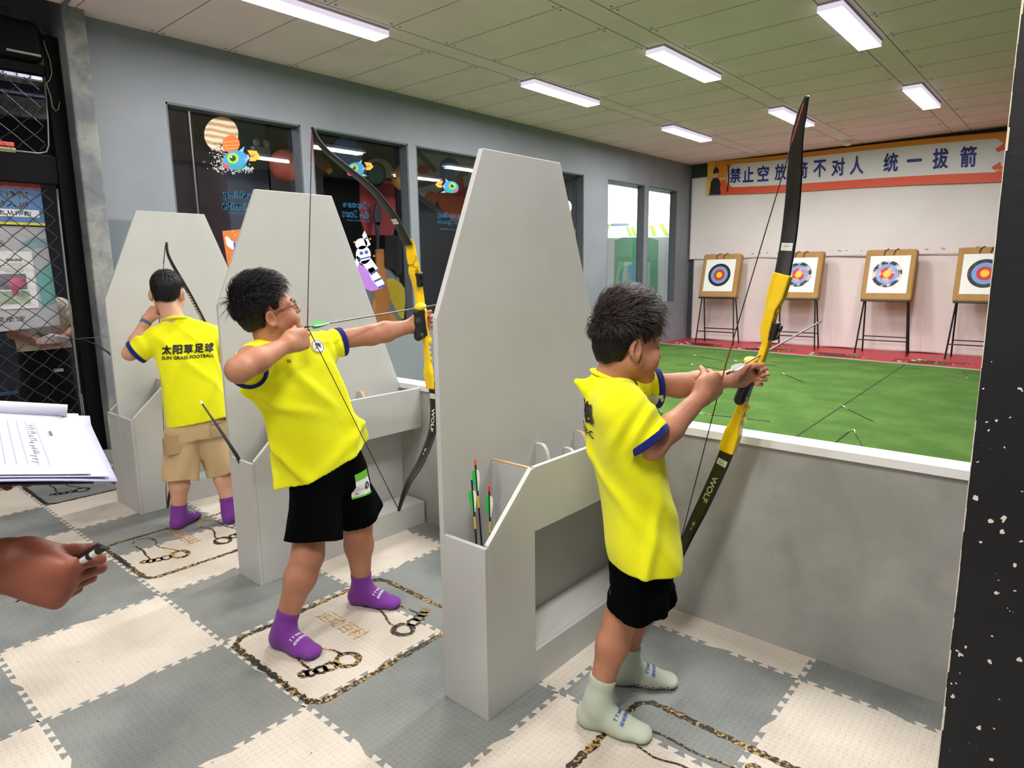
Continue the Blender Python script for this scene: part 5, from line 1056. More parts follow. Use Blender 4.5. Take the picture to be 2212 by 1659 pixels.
hair(t,P,R,s,M_HAIRB,smt=M_HAIRLIT,thick=.010,front=.060,temple=.018,nape=-.050,seed=8,n=3600,length=.042,top=.026,flow=(0,.75,.5),side=.007,
 spikes=[(rx_,.085,.066+dz,dx,.5,-.6,.04) for rx_,dz,dx in ((-.04,0,.2),(-.03,.006,.1),(-.02,.008,.2),(-.01,.01,0),(0,.01,.15),(.01,.01,.1),(.02,.008,.25),(.03,.006,.3),(.04,.0,.4))])
def hood(F): F.cone((3.735,.55,1.085),(3.712,.535,1.10),.026,.010,.03)
shr=shirt_of(t,st,dict(R=((3.868,.53,1.045),(3.935,.565,.952),.070,.066),L=((3.715,.70,1.05),(3.812,.826,1.050),.062,.062)),M_SHIRT,M_NAVY,21,.014,extra=hood,up=(0,0,1))
collar(t,(3.786,.610,1.112),ra,fa,(0,0,1),.060,.056,M_SHIRT,.007); collar(t,(3.789,.614,1.108),ra,fa,(0,0,1),.062,.060,M_NAVY,.0075,40,140,16,'collar_tab')
N=-fa; U=ra; text_on('back_print',[('俱乐部',0,.03,.07,.23,.05),('CLUB FC',0,-.035,.024,.16,.03)],M_INK,shr,shr,(3.80,.64,.985),U,(0,0,1),N)
text_on('chest_print',[('XF',0,0,.02,.04,.03)],M_INK,shr,shr,at(1397,860,y=.70),nrm((.35,.94,0)),(0,0,1),(.94,-.35,0))
tg=text_on('name_tag',[grid_patch(-.03,.03,-.036,.036)],mat('tag_pale',lin(190,206,186),.35),shr,shr,at(1418,880,y=.76),nrm((.2,.97,0)),(0,0,1),(.97,-.2,0),.006); text_on('green_band',[grid_patch(-.03,.03,-.036,-.008)],mat('tag_green3',lin(108,190,60),.4),tg,shr,at(1418,880,y=.76),nrm((.2,.97,0)),(0,0,1),(.97,-.2,0),.0072)
sho=shorts_of(t,J,((3.845,.69,.53),ra,fa,.128,.090,(0,0,1),.06),dict(R=((3.880,.648,.50),(3.862,.636,.385),.082,.096),L=((3.830,.728,.50),(3.848,.762,.372),.080,.092)),M_SHORT,14,.008)
M_BP=mat('blue_sock_print',lin(30,80,180),.6); M_RD=mat('red_grip_dots',lin(150,44,40),.6)
tR=at(1402,1600,z=0.0); sk=sock_of(t,J['knR'],J['anR'],tR,.215,M_SAGE,.075,.040,1.08); sock_print(sk,tR,J['anR'],(('运动百科',.058),('T Y test',.05)),M_BP)
tL=at(1449,1480,z=0.0); sk=sock_of(t,J['knL'],J['anL'],tL,.215,M_SAGE,.075,.040,1.08); sock_print(sk,tL,J['anL'],(('运动百科',.058),('T Y test',.05)),M_BP)
an=V3(*J['anL']); d=nrm((tL-an)*V3(1,1,0)); w=np.cross(d,V3(0,0,1))
text_on('sole_dots',[disc_patch(-.045+i*.0125,.0+.006*(i%2),.0036,n=8) for i in range(11)],M_RD,sk,sk,an*V3(1,1,0)+d*.07+V3(0,0,.012),d,(0,0,1),w,.002)

# ================= the boy seen from behind (far bay) =================
t=thing('person','boy in tan cargo shorts seen from behind, yellow jersey with black lettering, far bay','person',(0,0,0))
fa=nrm((-.927,.376,0)); ra=V3(fa[1],-fa[0],0)
J=dict(shR=(1.075,.665,1.115),elR=(1.03,.86,1.075),wrR=(.955,1.04,1.06),shL=(.965,.385,1.115),elL=(.895,.290,1.005),wrL=(.875,.405,1.185),
 hpR=(1.075,.605,.60),knR=(1.115,.635,.33),anR=(1.175,.628,.085),hpL=(1.035,.465,.60),knL=(1.05,.425,.33),anL=(1.03,.405,.085))
hd=dict(E=(.985,.482,1.318),fwd=(-.80,.58,-.05),up=(.03,0,1),H=.222,ear=1.35)
hands=dict(R=dict(d=(-.35,.93,.0),n=(-.93,-.35,.0),s=(0,0,1),L=.072,curl=[(.6,1.2,.8)]*4,thumb=(.2,.3),h=.004),
 L=dict(d=(.15,.55,.82),n=(-.3,.8,-.5),s=(.9,.1,-.2),L=.072,curl=[(.9,1.3,.8),(1.,1.3,.8),(1.1,1.3,.8),(1.2,1.3,.8)],thumb=(.3,.3),h=.004))
st=[SH((1.075,.545,.605),ra,fa,.172,.120),SH((1.07,.542,.72),ra,fa,.166,.115),SH((1.055,.538,.86),ra,fa,.160,.108),SH((1.04,.532,.98),ra,fa,.160,.102),SH((1.028,.526,1.075),ra,fa,.160,.088),SH((1.02,.520,1.135),ra,fa,.130,.070),SH((1.015,.500,1.185),ra,fa,.064,.058)]
tr=trunk(st)
bd,P,R,s=body(t,J,M_SKIN2,hd,hands,dict(ua=.040,el=.037,fa=.037,wr=.025,th=.068,kn=.050,ca=.051,an=.035),dict(base=(1.015,.492,1.165),r=.050),tr)
head_bits(t,P,R,s); glasses(t,P,s,mat('silver_wire',lin(170,172,180),.3,metal=.6))
hair(t,P,R,s,M_HAIR,thick=.006,front=.070,temple=.025,nape=-.040,seed=5,n=1500,length=.010,top=.006,flow=(0,.2,.6),side=.003,strandw=.0007)
shr=shirt_of(t,st,dict(R=((1.065,.64,1.085),(1.045,.775,1.030),.064,.066),L=((.975,.41,1.085),(.915,.315,1.010),.066,.066)),M_SHIRT,M_NAVY,33,.013)
collar(t,(1.015,.505,1.178),ra,fa,(0,0,1),.064,.060,M_SHIRT,.009)
N=-fa; text_on('back_print',[(ch,-.106+i*.053,.040,.052,.048,.06) for i,ch in enumerate('太阳草足球')]+[('SUN GRASS FOOTBALL',0,-.004,.019,.26,.04)],M_INK,shr,shr,(1.045,.535,.985),ra,V3(0,0,1)+ra*.10,N)
sho=shorts_of(t,J,((1.065,.54,.575),ra,fa,.150,.112,(0,0,1),.06),dict(R=((1.08,.605,.54),(1.118,.640,.285),.098,.088),L=((1.045,.47,.54),(1.055,.425,.285),.098,.090)),M_TAN,24,.008)
def on_shorts(n,px,w,h,mt,lift,parent=sho): return text_on(n,[grid_patch(-w/2,w/2,-h/2,h/2)],mt,parent,sho,at(*px,x=1.15),ra,(0,0,1),N,lift)
M_TAN2=mat_cloth('tan_pocket',lin(182,156,116),500)
on_shorts('pocket',(472,925),.085,.075,M_TAN2,.006); on_shorts('pocket_flap',(474,905),.090,.026,M_TAN2,.011); q=text_on('pocket',[grid_patch(-.045,.045,-.05,.05)],M_TAN2,sho,sho,at(352,965,x=1.10),fa,(0,0,1),-ra,.006); text_on('pocket_flap',[grid_patch(-.048,.048,.02,.05)],M_TAN2,sho,sho,at(352,965,x=1.10),fa,(0,0,1),-ra,.011)
text_on('white_print',[('CARGO',0,0,.016,.05,.02)],mat('faded_white_print',lin(214,204,186),.8),sho,sho,at(455,908,x=1.15),ra,(0,0,1),N,.004)
tL=at(436,1112,z=0.0); sk=sock_of(t,J['knL'],J['anL'],at(437,1110,z=0.0),.205,M_PURP,.055,.041,1.05); sock_print(sk,tL,J['anL'],(('运动百科',.055),('T Y test',.045)),M_SP)
sk=sock_of(t,J['knR'],J['anR'],(1.03,.72,0),.205,M_PURP,.062,.041,1.05)
b=MB(); w=V3(*J['wrL']); d=nrm(w-V3(*J['elL'])); b.tube([w-d*.03,w-d*.008],.030,16); b.build('wristband',mat('blue_wristband',lin(70,110,170),.6,noise=.3,nscale=40),t,smooth=True)

# ================= bows =================
def smooth_path(pts,n):
    pts=[V3(*p) for p in pts]; out=[]
    for k in range(n):
        t_=k/(n-1)*(len(pts)-1); i=min(int(t_),len(pts)-2); f=t_-i; p0=pts[max(i-1,0)];p1=pts[i];p2=pts[i+1];p3=pts[min(i+2,len(pts)-1)]
        out.append(.5*((2*p1)+(-p0+p2)*f+(2*p0-5*p1+4*p2-p3)*f*f+(-p0+3*p1-3*p2+p3)*f**3))
    return out
def poly_sdf(pts):
    pts=np.array(pts,float)
    def f(a,b):
        d=None; s_=None
        for i in range(len(pts)):
            p=pts[i];q=pts[i-1]; e=q-p; wx,wy=a-p[0],b-p[1]; h=np.clip((wx*e[0]+wy*e[1])/(e@e),0,1); bx,by=wx-e[0]*h,wy-e[1]*h; dd=bx*bx+by*by
            c1=b>=p[1]; c2=b<q[1]; c3=e[0]*wy>e[1]*wx; flip=(c1&c2&c3)|(~c1&~c2&~c3)
            d=dd if d is None else np.minimum(d,dd); s_=np.where(flip,-1.,1.) if s_ is None else np.where(flip,-s_,s_)
        return np.sqrt(d)*s_
    return f
def bow(name,label,G,u,f,upper,lower,nock,fineside=1,sticker=True,wolf=True,tiny=True,ycol=None,grip=True,redtip=True,upright_text=1):
    """G grip centre; u up along the riser; f towards the target; upper/lower limb paths from pocket to tip; nock = string hand"""
    u=nrm(u); f=nrm(V3(*f)-u*(V3(*f)@u)); l=np.cross(f,u); G=V3(*G); t=thing(name,label,'bow',(0,0,0)); Lc=lambda a,b,c=0:G+f*a+u*b+l*c
    zu=(V3(*upper[0])-G)@u; zl=(V3(*lower[0])-G)@u; fu=(V3(*upper[0])-G)@f; fl_=(V3(*lower[0])-G)@f; lu=(V3(*upper[0])-G)@l; ll=(V3(*lower[0])-G)@l
    cz=[zl-.012,zl+.07,zl+.12,-.11,-.07,-.02,.045,.07,.12,.15,zu-.10,zu-.06,zu+.012]; cf=[fl_,fl_+.002,fl_*.5+.012,.016,.010,.004,.010,.020,.024,.020,fu*.5+.008,fu+.003,fu]; hw=[.019,.021,.023,.021,.016,.015,.022,.020,.019,.022,.023,.021,.019]
    Z=np.linspace(cz[0],cz[-1],60); fc=np.interp(Z,cz,cf); w_=np.interp(Z,cz,hw)
    outline=[(a+b,z) for a,b,z in zip(fc,w_,Z)]+[(a-b,z) for a,b,z in zip(fc[::-1],w_[::-1],Z[::-1])]
    ps=poly_sdf(outline); tz=[zl-.02,zl+.06,zl+.10,-.10,-.05,.04,.06,.13,.17,zu-.10,zu-.06,zu+.02]; tt=[.027,.026,.016,.014,.014,.017,.011,.011,.016,.016,.026,.027]; lo_=[ll,ll,ll*.8,0,0,0,.010*fineside,.010*fineside,0,lu*.8,lu,lu]
    holes=[]
    for z0,z1,n_ in ((zl+.10,-.10,4),(.155,zu-.085,3)):
        for i in range(n_): holes.append((np.interp(z0+(z1-z0)*(i+.5)/n_,cz,cf),z0+(z1-z0)*(i+.5)/n_,min(.0125,abs(z1-z0)/n_*.36)))
    def fn(x,y,z):
        px,py,pz=x-G[0],y-G[1],z-G[2]; a=px*f[0]+py*f[1]+pz*f[2]; b=px*u[0]+py*u[1]+pz*u[2]; c=px*l[0]+py*l[1]+pz*l[2]
        sh=a.shape; d=ps(a,b)
        for ha,hb,hr in holes: d=np.maximum(d,.0-((np.sqrt(((a-ha)*1.05)**2+(b-hb)**2)-hr)))
        tk=np.interp(b,tz,tt); lc=np.interp(b,tz,lo_); e=np.abs(c-lc)-tk; k_=.006; q=np.maximum(k_-np.abs(d-e),0)/k_
        d=np.maximum(d,e)+q*q*k_*.25
        # arrow shelf and pivot bosses
        s1=np.sqrt((a-.0)**2+((b-.062)*1.6)**2+(c-.010*-fineside)**2)-.026; d=np.minimum(d,s1)
        for zb in (zl+.115,-.095,zu-.10): d=np.minimum(d,np.maximum(np.sqrt((a-np.interp(zb,cz,cf)-.008)**2+(b-zb)**2)-.013,np.abs(c)-.020))
        return d
    F=Field(); F.add(fn,Lc(-.05,zl,-.05)-.03,Lc(.05,zu,.05)+.03,0); pts=[Lc(a,b,c) for a in (-.06,.06) for b in (zl-.02,zu+.02) for c in (-.045,.045)]; lo,hi=rough_box(pts,.015)
    rs_=sdf_obj('riser',F,[(lo,hi,.0028)],M_YEL if ycol is None else ycol,t)
    if grip:
        H=Field(); H.cone(Lc(-.006,.036),Lc(-.018,-.005),.017,.018,.015); H.cone(Lc(-.018,-.005),Lc(-.032,-.062),.018,.019,.015); H.cone(Lc(.004,.03),Lc(.0,-.06),.017,.017,.02); H.cone(Lc(-.02,.04,0),Lc(.01,.042,0),.014,.016,.01)
        lo,hi=rough_box([Lc(a,b,c) for a in (-.06,.03) for b in (-.09,.06) for c in (-.03,.03)],.02); g=sdf_obj('grip',H,[(lo,hi,.0026)],M_BLACK,t)
        b=MB(); b.tube([Lc(-.026,-.052,.015),Lc(-.026,-.052,.0205)],.007,14); b.build('grip_screw',M_SILVER,g)
    b=MB(); Q=[Lc(np.interp(.175,cz,cf)+x_,.175+z_,y_) for y_ in (.010,.034) for x_,z_ in ((-.016,-.03),(.014,-.03),(.014,.03),(-.016,.03))]
    b.add(Q,[(0,1,2,3),(7,6,5,4),(0,4,5,1),(1,5,6,2),(2,6,7,3),(3,7,4,0)]); b.build('sight_block',M_BLACK,t,bevel=.004); 
    b=MB(); b.bar(Lc(np.interp(.175,cz,cf)+.0,.19,.035),Lc(np.interp(.175,cz,cf)+.0,.19,.043),.009,12); b.bar(Lc(np.interp(.175,cz,cf),.158,.035),Lc(np.interp(.175,cz,cf),.158,.041),.007,12); b.build('sight_knob',M_BLACK,t)
    ends=[]
    for nm,path in (('upper_limb',upper),('lower_limb',lower)):
        p=smooth_path(path,40); L_=len(p); p=[p[0]-(p[1]-p[0])*1.5]+p
        b=MB(); wd=[np.interp(i/L_,[0,.5,.8,.93,1],[.0245,.0225,.014,.0085,.006]) for i in range(L_+1)]; th=.0052
        vs=[];fs=[]
        for i,q in enumerate(p):
            tg=nrm(p[min(i+1,L_)]-p[max(i-1,0)]); ld=nrm(l-tg*(l@tg)); nn=np.cross(tg,ld); k2=np.interp(i/L_,[0,.85,1],[1,.8,.9])
            for a_,c_ in ((1,.5),(.8,1),(-.8,1),(-1,.5),(-1,-.5),(-.8,-1),(.8,-1),(1,-.5)): vs.append(q+ld*wd[i]*a_+nn*th*c_*k2)
        for i in range(L_): fs += [(i*8+k,i*8+(k+1)%8,i*8+8+(k+1)%8,i*8+8+k) for k in range(8)]
        fs += [tuple(range(7,-1,-1)),tuple(range(L_*8,L_*8+8))]; b.add(vs,fs); lb=b.build(nm,M_LIMB,t); lb.data.polygons.foreach_set('use_smooth',[True]*len(lb.data.polygons))
        ends.append((p[-3],p))
        acc=np.concatenate([[0],np.cumsum([np.linalg.norm(p[i+1]-p[i]) for i in range(L_)])])
        def on(sv,c,off,p=p,acc=acc):
            q=V3(*[np.interp(sv,acc,[z_[i] for z_ in p]) for i in range(3)]); q2=V3(*[np.interp(sv+.004,acc,[z_[i] for z_ in p]) for i in range(3)]); tg=nrm(q2-q); ld=nrm(l-tg*(l@tg)); nn=np.cross(tg,ld); nn=nn if nn@f<0 else -nn; return q+ld*c+nn*off
        if sticker:
            st_=.10 if nm=='upper_limb' else .055
            m=MB(); m.add([on(st_+i*.006,c,.0062) for i in range(5) for c in (-.017,.017)],[(2*i,2*i+1,2*i+3,2*i+2) for i in range(4)]); sq=m.build('limb_sticker',mat('limb_sticker_white',lin(214,216,206),.5),lb)
            V,F_=text_polys('WOLF 16',.0); lo_v=V.min(0);hi_v=V.max(0); m=MB(); m.add([on(st_+.012+(hi_v[1]-y_)/(hi_v[1]-lo_v[1])*.004,((x_-lo_v[0])/(hi_v[0]-lo_v[0])-.5)*.022,.0066) for x_,y_,_ in V],F_); m.build('sticker_print',M_INK,sq)
        if wolf and nm=='lower_limb':
            for s_,s0,hgt,wid in (('WOLF',.125,.020,.105),('W',.31,.012,.016),('v',.332,.007,.010)):
                V,F_=text_polys(s_,.03); lo_v=V.min(0);hi_v=V.max(0); m=MB()
                m.add([on(s0+(x_-lo_v[0])/(hi_v[0]-lo_v[0])*wid,((y_-lo_v[1])/(hi_v[1]-lo_v[1])-.5)*hgt*upright_text,.0066) for x_,y_,_ in V],F_); m.build('limb_lettering',M_WHITE,lb)
    e1,p1=ends[0]; e2,p2=ends[1]; nk=V3(*nock); belly=-f*.007
    b=MB(); b.tube([e1+belly,nk,e2+belly],.0017,6); b.build('string',M_STR,t)
    M_RS=mat('red_serving',lin(120,28,26),.6)
    if redtip:
        for e in (e1,e2): b=MB(); d=nrm(nk-e); b.tube([e+belly+d*.01,e+belly+d*.11],.0026,6); b.build('end_serving',M_RS,t)
    d=nrm(e1-nk); b=MB(); b.tube([nk+d*.001,nk+d*.07],.0024,6); b.build('centre_serving',mat('tan_serving',lin(110,64,40),.6),t); b=MB(); d=nrm(e2-nk); b.tube([nk,nk+d*.06],.0024,6); b.build('centre_serving',mat('tan_serving',lin(110,64,40),.6),t)
    return t
M_LIMB=mat('black_limb',lin(20,20,20),.42,noise=.25,nscale=20)
# bow of the boy at full draw
A2=lambda *q:[at(u_,v_,x=BX) for u_,v_ in q]
up2=A2((878,522),(858,482),(838,450),(800,405),(745,360),(705,326),(685,300),(675,274)); lo2=A2((934,832),(938,890),(932,940),(908,1000),(884,1040),(870,1075),(861,1104))
G2=at(910,693,x=BX); nk2=at(664,706,x=BX+.025)
bow('recurve_bow','yellow and black recurve bow at full draw in the hands of the middle boy',G2,up2[0]-lo2[0],(0,1,.1),up2,lo2,nk2,fineside=-1,upright_text=1)
a=arrow('arrow','drawn arrow lying on the middle boy\'s bow','nocked arrows',.74,nock=M_BLACKM,shaft=mat('grey_arrow_shaft',lin(96,96,94),.35,metal=.3),wrap=False)
tp=at(942,659,x=BX-.02); d=nrm(tp-nk2); place(a,nk2+d*.735,nk2)
# bow of the nearest boy
T1=at(1743,208,y=.87); L1=at(1449,1252,y=.90)
up1=[at(u_,v_,y=y_) for u_,v_,y_ in ((1689,600,1.085),(1703,520,1.10),(1712,440,1.10),(1717,370,1.06),(1722,300,1.0),(1733,245,.93),(1743,208,.89))]
lo1=[at(u_,v_,y=y_) for u_,v_,y_ in ((1573,968,1.085),(1556,1010,1.09),(1524,1080,1.08),(1490,1150,1.04),(1466,1205,.98),(1450,1250,.90))]
G1=at(1618,822,y=1.075); nk1=at(1569,783,y=.862)
bow('recurve_bow','yellow and black recurve bow half drawn by the nearest boy',G1,up1[0]-lo1[0],(0,1,.05),up1,lo1,nk1,fineside=1)
a=arrow('arrow','silver grey arrow with white vane on the nearest boy\'s bow','nocked arrows',.72,vane=M_FW,nock=M_BLACKM,shaft=mat('silver_arrow_shaft',lin(168,170,172),.3,metal=.4),wrap=False)
tp=at(1757,703,y=1.50); n0=at(1573,806,y=.868); place(a,n0+nrm(tp-n0)*.72,n0)
# bow of the far boy
B3=.90; A3=lambda *q:[at(u_,v_,x=B3) for u_,v_ in q]
up3=A3((446,706),(432,678),(412,640),(392,605),(372,570),(362,546),(360,523)); lo3=A3((440,905),(428,950),(402,1000),(382,1030),(368,1060),(362,1097))
M_L0=M_LIMB; M_LIMB=mat('printed_limb',lin(30,30,32),.4)
tb=bow('recurve_bow','recurve bow with patterned upper limb held by the far boy',at(462,800,x=B3),up3[0]-lo3[0],(0,1,0),up3,lo3,V3(B3,.46,1.2),sticker=False,wolf=False)
M_LIMB=M_L0
for o_ in tb.children:
    if o_.name.startswith('upper_limb'):
        pp=smooth_path(up3,40); m=MB()
        for k in range(12):
            i=3+k*1; q=pp[i]; tg=nrm(pp[i+1]-pp[i]); nn=nrm(np.cross(tg,(1,0,0))); nn=nn if nn[1]<0 else -nn
            m.add([q+V3(c_,0,0)+nn*.0062+tg*e_ for c_,e_ in ((-.016,-.004),(.010,-.007),(.016,.003),(-.008,.006))],[(0,1,2,3)])
        m.build('white_pattern',M_WHITE,o_)
# bow lying in the far rack, only one limb showing left of the farthest divider
q=[at(u_,v_,y=y_) for u_,v_,y_ in ((340,850,.70),(300,815,.66),(255,780,.62),(228,757,.60),(200,741,.58),(178,734,.57),(159,733,.56))]
b=MB(); t=thing('recurve_bow','black bow limb and string sticking out left behind the farthest divider','bow',q[-1]); o=V3(*q[-1]); pp=[p_-o for p_ in smooth_path(q,24)]
b.tube(pp,[np.interp(i/23,[0,.6,1],[.016,.012,.005]) for i in range(24)],10,flat=.35,side=(.2,-.9,.3)); b.build('limb',M_LIMB,t,smooth=True); b=MB(); b.tube([V3(0,0,.002),at(245,726,y=.60)-o,at(330,722,y=.64)-o],.0018,6); b.build('string',mat('pale_string',lin(150,150,150),.5),t)
# ================= floor prints at each shooting place =================
def mat_rope():
    m=mat('gold_black_print',lin(30,27,22),.55); x=NX(m); ob,_=x.obj(); n=x.noise(ob,75,4,.7); n2=x.noise(ob,3.5,2)
    c=x.mix(x.step(x.m('ADD',n,x.m('MULTIPLY',x.m('SUBTRACT',n2,.5),.5)),.53,.60),(*lin(30,27,22),1),(*lin(196,160,92),1)); x.put(x.b.inputs['Base Color'],c); return m
M_ROPE=mat_rope(); M_ROPEB=mat('black_print_line',lin(28,26,24),.6)
def ribbon(m,pts,w,rg,z=.0012,closed=False,step=.012,jit=.22):
    pts=[np.array(p,float) for p in pts]; pts=pts+[pts[0]] if closed else pts
    P=[]
    for a,b in zip(pts[:-1],pts[1:]):
        n=max(1,int(np.linalg.norm(b-a)/step)); P+= [a+(b-a)*i/n for i in range(n)]
    P.append(pts[-1]); n=len(P); L=[];Rr=[]
    for i,p in enumerate(P):
        t=P[min(i+1,n-1)]-P[max(i-1,0)]
        if closed and i in (0,n-1): t=P[1]-P[-2]
        t=t/(np.linalg.norm(t)+1e-9); nn=np.array([-t[1],t[0]]); L.append(p+nn*w*(.5+rg.uniform(-jit,jit))); Rr.append(p-nn*w*(.5+rg.uniform(-jit,jit)))
    if closed: L[-1]=L[0]; Rr[-1]=Rr[0]
    m.add([(*q,z) for q in L]+[(*q,z) for q in Rr],[(i,i+1,n+i+1,n+i) for i in range(n-1)])
def rrect(x0,x1,y0,y1,r):
    out=[]
    for cx,cy,a0 in ((x1-r,y1-r,0),(x0+r,y1-r,90),(x0+r,y0+r,180),(x1-r,y0+r,270)): out+=[(cx+r*math.cos(math.radians(a0+k*18)),cy+r*math.sin(math.radians(a0+k*18))) for k in range(6)]
    return out
def footprint(m_sole,m_toe,x,y,flip,rg,sc=1.0):
    """sole outline pointing to +x: heel at the left; toes at the right; flip mirrors it in y"""
    sole=[(-.17,.035),(-.195,.0),(-.17,-.038),(-.11,-.045),(-.04,-.040),(.03,-.052),(.085,-.055)]; up=[(-.17,.035),(-.11,.042),(-.05,.022),(.0,.030),(.06,.055),(.10,.058)]
    q=lambda a:(x+a[0]*sc,y+a[1]*flip*sc)
    def sm(p): return [tuple(v[:2]) for v in smooth_path([(a,b,0) for a,b in p],18)]
    ribbon(m_sole,[q(a) for a in sm(sole)],.009,rg); ribbon(m_sole,[q(a) for a in sm(up)],.009,rg)
    for (tx,ty,r_) in ((.135,.052,.040),(.125,-.004,.022),(.118,-.036,.019),(.108,-.062,.017),(.095,-.083,.015)): ribbon(m_toe,[q((tx+r_*math.cos(k*.524)*1.0,ty+r_*math.sin(k*.524)*.85)) for k in range(12)],
            .022 if r_>.03 else .015,rg,closed=True)
def bay_print(x0,x1,y0,y1,label,fx,fy0,fy1,seed,ropew=.024,mt=None):
    rg=random.Random(seed); t=thing('floor_marking',label,'floor marking',((x0+x1)/2,(y0+y1)/2,0),group='printed shooting places on the mat'); c=t.location
    sh=lambda a,b:(a-c[0],b-c[1])
    def fin(m,n): return m.build(n,M_ROPE if mt is None else mt,t)
    m=MB(); ribbon(m,[sh(*p) for p in rrect(x0,x1,y0,y1,.06)],ropew,rg,closed=True); fin(m,'border')
    for fy,fl_ in ((fy0,1),(fy1,-1)):
        ms,mt_=MB(),MB(); footprint(ms,mt_,fx-c[0],fy-c[1],fl_,rg,1.15); f_=fin(ms,'footprint'); o2=mt_.build('toe_rings',M_ROPE if mt is None else mt,f_)
    V,F=text_polys('运动百科',.0); lo=V.min(0);hi=V.max(0); m=MB(); m.add([(fx-c[0]-.07+((a-lo[0])/(hi[0]-lo[0])-.5)*.28,(fy0+fy1)/2-c[1]+((b-lo[1])/(hi[1]-lo[1])-.5)*.075,.0012) for a,b,_ in V],F); m.build('lettering',mat('worn_gold_print',lin(190,150,90),.6,noise=.5,nscale=30),t)
bay_print(2.425,3.02,.015,.74,'gold and black printed footprint frame under the boy at full draw',2.72,.185,.575,1)
bay_print(1.0,1.60,.02,.745,'gold and black printed footprint frame in the bay of the boy in tan shorts',1.26,.185,.53,2)
bay_print(-.60,.0,.02,.745,'black printed footprint frame on grey mat left of the farthest divider',-.33,.20,.55,3,mt=M_ROPEB)
bay_print(3.83,4.43,.03,.755,'gold and black printed footprint frame under the nearest boy',4.13,.20,.585,4)

# ================= person in the corridor behind the mesh =================
t=thing('person','adult in cream T-shirt and black trousers behind the mesh, head hidden by the notice board','person',(0,0,0))
fa=nrm((1,-.22,0)); ra=V3(fa[1],-fa[0],0); PX=-2.02
J=dict(shR=(PX-.03,.40,1.20),elR=(PX+.10,.36,.96),wrR=(PX+.30,.50,.88),shL=(PX+.04,.76,1.20),elL=(PX+.13,.83,.97),wrL=(PX+.30,.64,.89),
 hpR=(PX,.50,.76),knR=(PX+.03,.47,.42),anR=(PX,.45,.08),hpL=(PX+.02,.68,.76),knL=(PX+.06,.69,.42),anL=(PX+.03,.70,.08))
hd=dict(E=(PX+.04,.57,1.43),fwd=(.96,-.25,-.1),up=(0,0,1),H=.225)
hands=dict(R=dict(d=(.35,.93,-.1),n=(-.9,.35,.1),s=(.1,.1,.98),L=.08,curl=[(.5,.8,.5)]*4,thumb=(.3,.3),h=.004),L=dict(d=(.35,-.93,-.1),n=(-.9,-.35,.1),s=(.1,-.1,.98),L=.08,curl=[(.5,.8,.5)]*4,thumb=(.3,.3),h=.004))
st=[SH((PX+.03,.585,.80),ra,fa,.20,.125),SH((PX+.02,.585,.92),ra,fa,.19,.12),SH((PX+.01,.58,1.06),ra,fa,.195,.115),SH((PX+.005,.58,1.17),ra,fa,.19,.095),SH((PX,.58,1.235),ra,fa,.14,.075),SH((PX,.58,1.27),ra,fa,.07,.06)]
bd,P,R,s=body(t,J,M_SKIN,hd,hands,dict(ua=.046,el=.040,fa=.042,wr=.027,th=.085,kn=.06,ca=.055,an=.04),dict(base=(PX,.575,1.25),r=.055),trunk(st))
head_bits(t,P,R,s); hair(t,P,R,s,M_HAIR,seed=9,n=500)
M_CREAM=mat_cloth('cream_cotton',lin(226,204,184)); shr=shirt_of(t,st,dict(R=((PX-.03,.42,1.17),(PX+.065,.37,1.01),.075,.075),L=((PX+.04,.74,1.17),(PX+.115,.815,1.02),.075,.075)),M_CREAM,M_CREAM,44,.008,.008,cuffs=False)
text_on('leaf_print',[([(-.06,-.02),(.0,.03),(.06,.0),(.01,-.04)],[(0,1,2,3)]),([(-.09,-.07),(-.03,-.05),(.0,-.09)],[(0,1,2)])],mat('leaf_green_print',lin(110,150,90),.7),shr,shr,(PX+.02,.55,.93),ra*-1,(0,0,1),fa,.006); text_on('print_panel',[grid_patch(-.1,.1,-.1,.08)],mat('pale_print',lin(216,216,200),.7),shr,shr,(PX+.02,.55,.93),ra*-1,(0,0,1),fa,.004)
M_TR=mat_cloth('black_trousers',lin(10,10,12)); sho=shorts_of(t,J,((PX+.02,.585,.74),ra,fa,.185,.13,(0,0,1),.075),dict(R=((PX,.50,.70),(PX+.0,.45,.06),.115,.105),L=((PX+.02,.67,.70),(PX+.03,.71,.06),.115,.105)),M_TR,45,.008,'trousers',.008)
text_on('trouser_label',[grid_patch(-.035,.035,-.014,.014)],mat('pale_label',lin(196,190,178),.6),sho,sho,at(127,800,x=PX+.15),V3(-ra[0],-ra[1],0),(0,0,1),fa,.005)
for q in 'RL':
    F=Field(); a_=V3(*J['an'+q]); foot(F,a_,a_*V3(1,1,0)+fa*.2,.235,1.25,.004); F.plane(V3(0,0,.0),V3(0,0,-1)); F.plane(V3(0,0,.10),V3(0,0,1)); lo,hi=rough_box([a_,a_*V3(1,1,0)+fa*.22,a_*V3(1,1,0)-fa*.08],.08); sdf_obj('shoe',F,[(lo,hi,.006)],M_BLACKM,t)
b=MB(); c=V3(PX+.37,.57,.90); b.tube([c+V3(.02,-.12,.0),c+V3(.0,0,.015),c+V3(.02,.12,.0)],[.02,.045,.02],10,flat=.6); tag(b.build('plastic_wrapper',mat('crumpled_wrapper',lin(214,196,200),.3,noise=.25,nscale=40,bump=.6,bscale=60),smooth=True),'crumpled pale wrapper held by the person behind the mesh','wrapper')

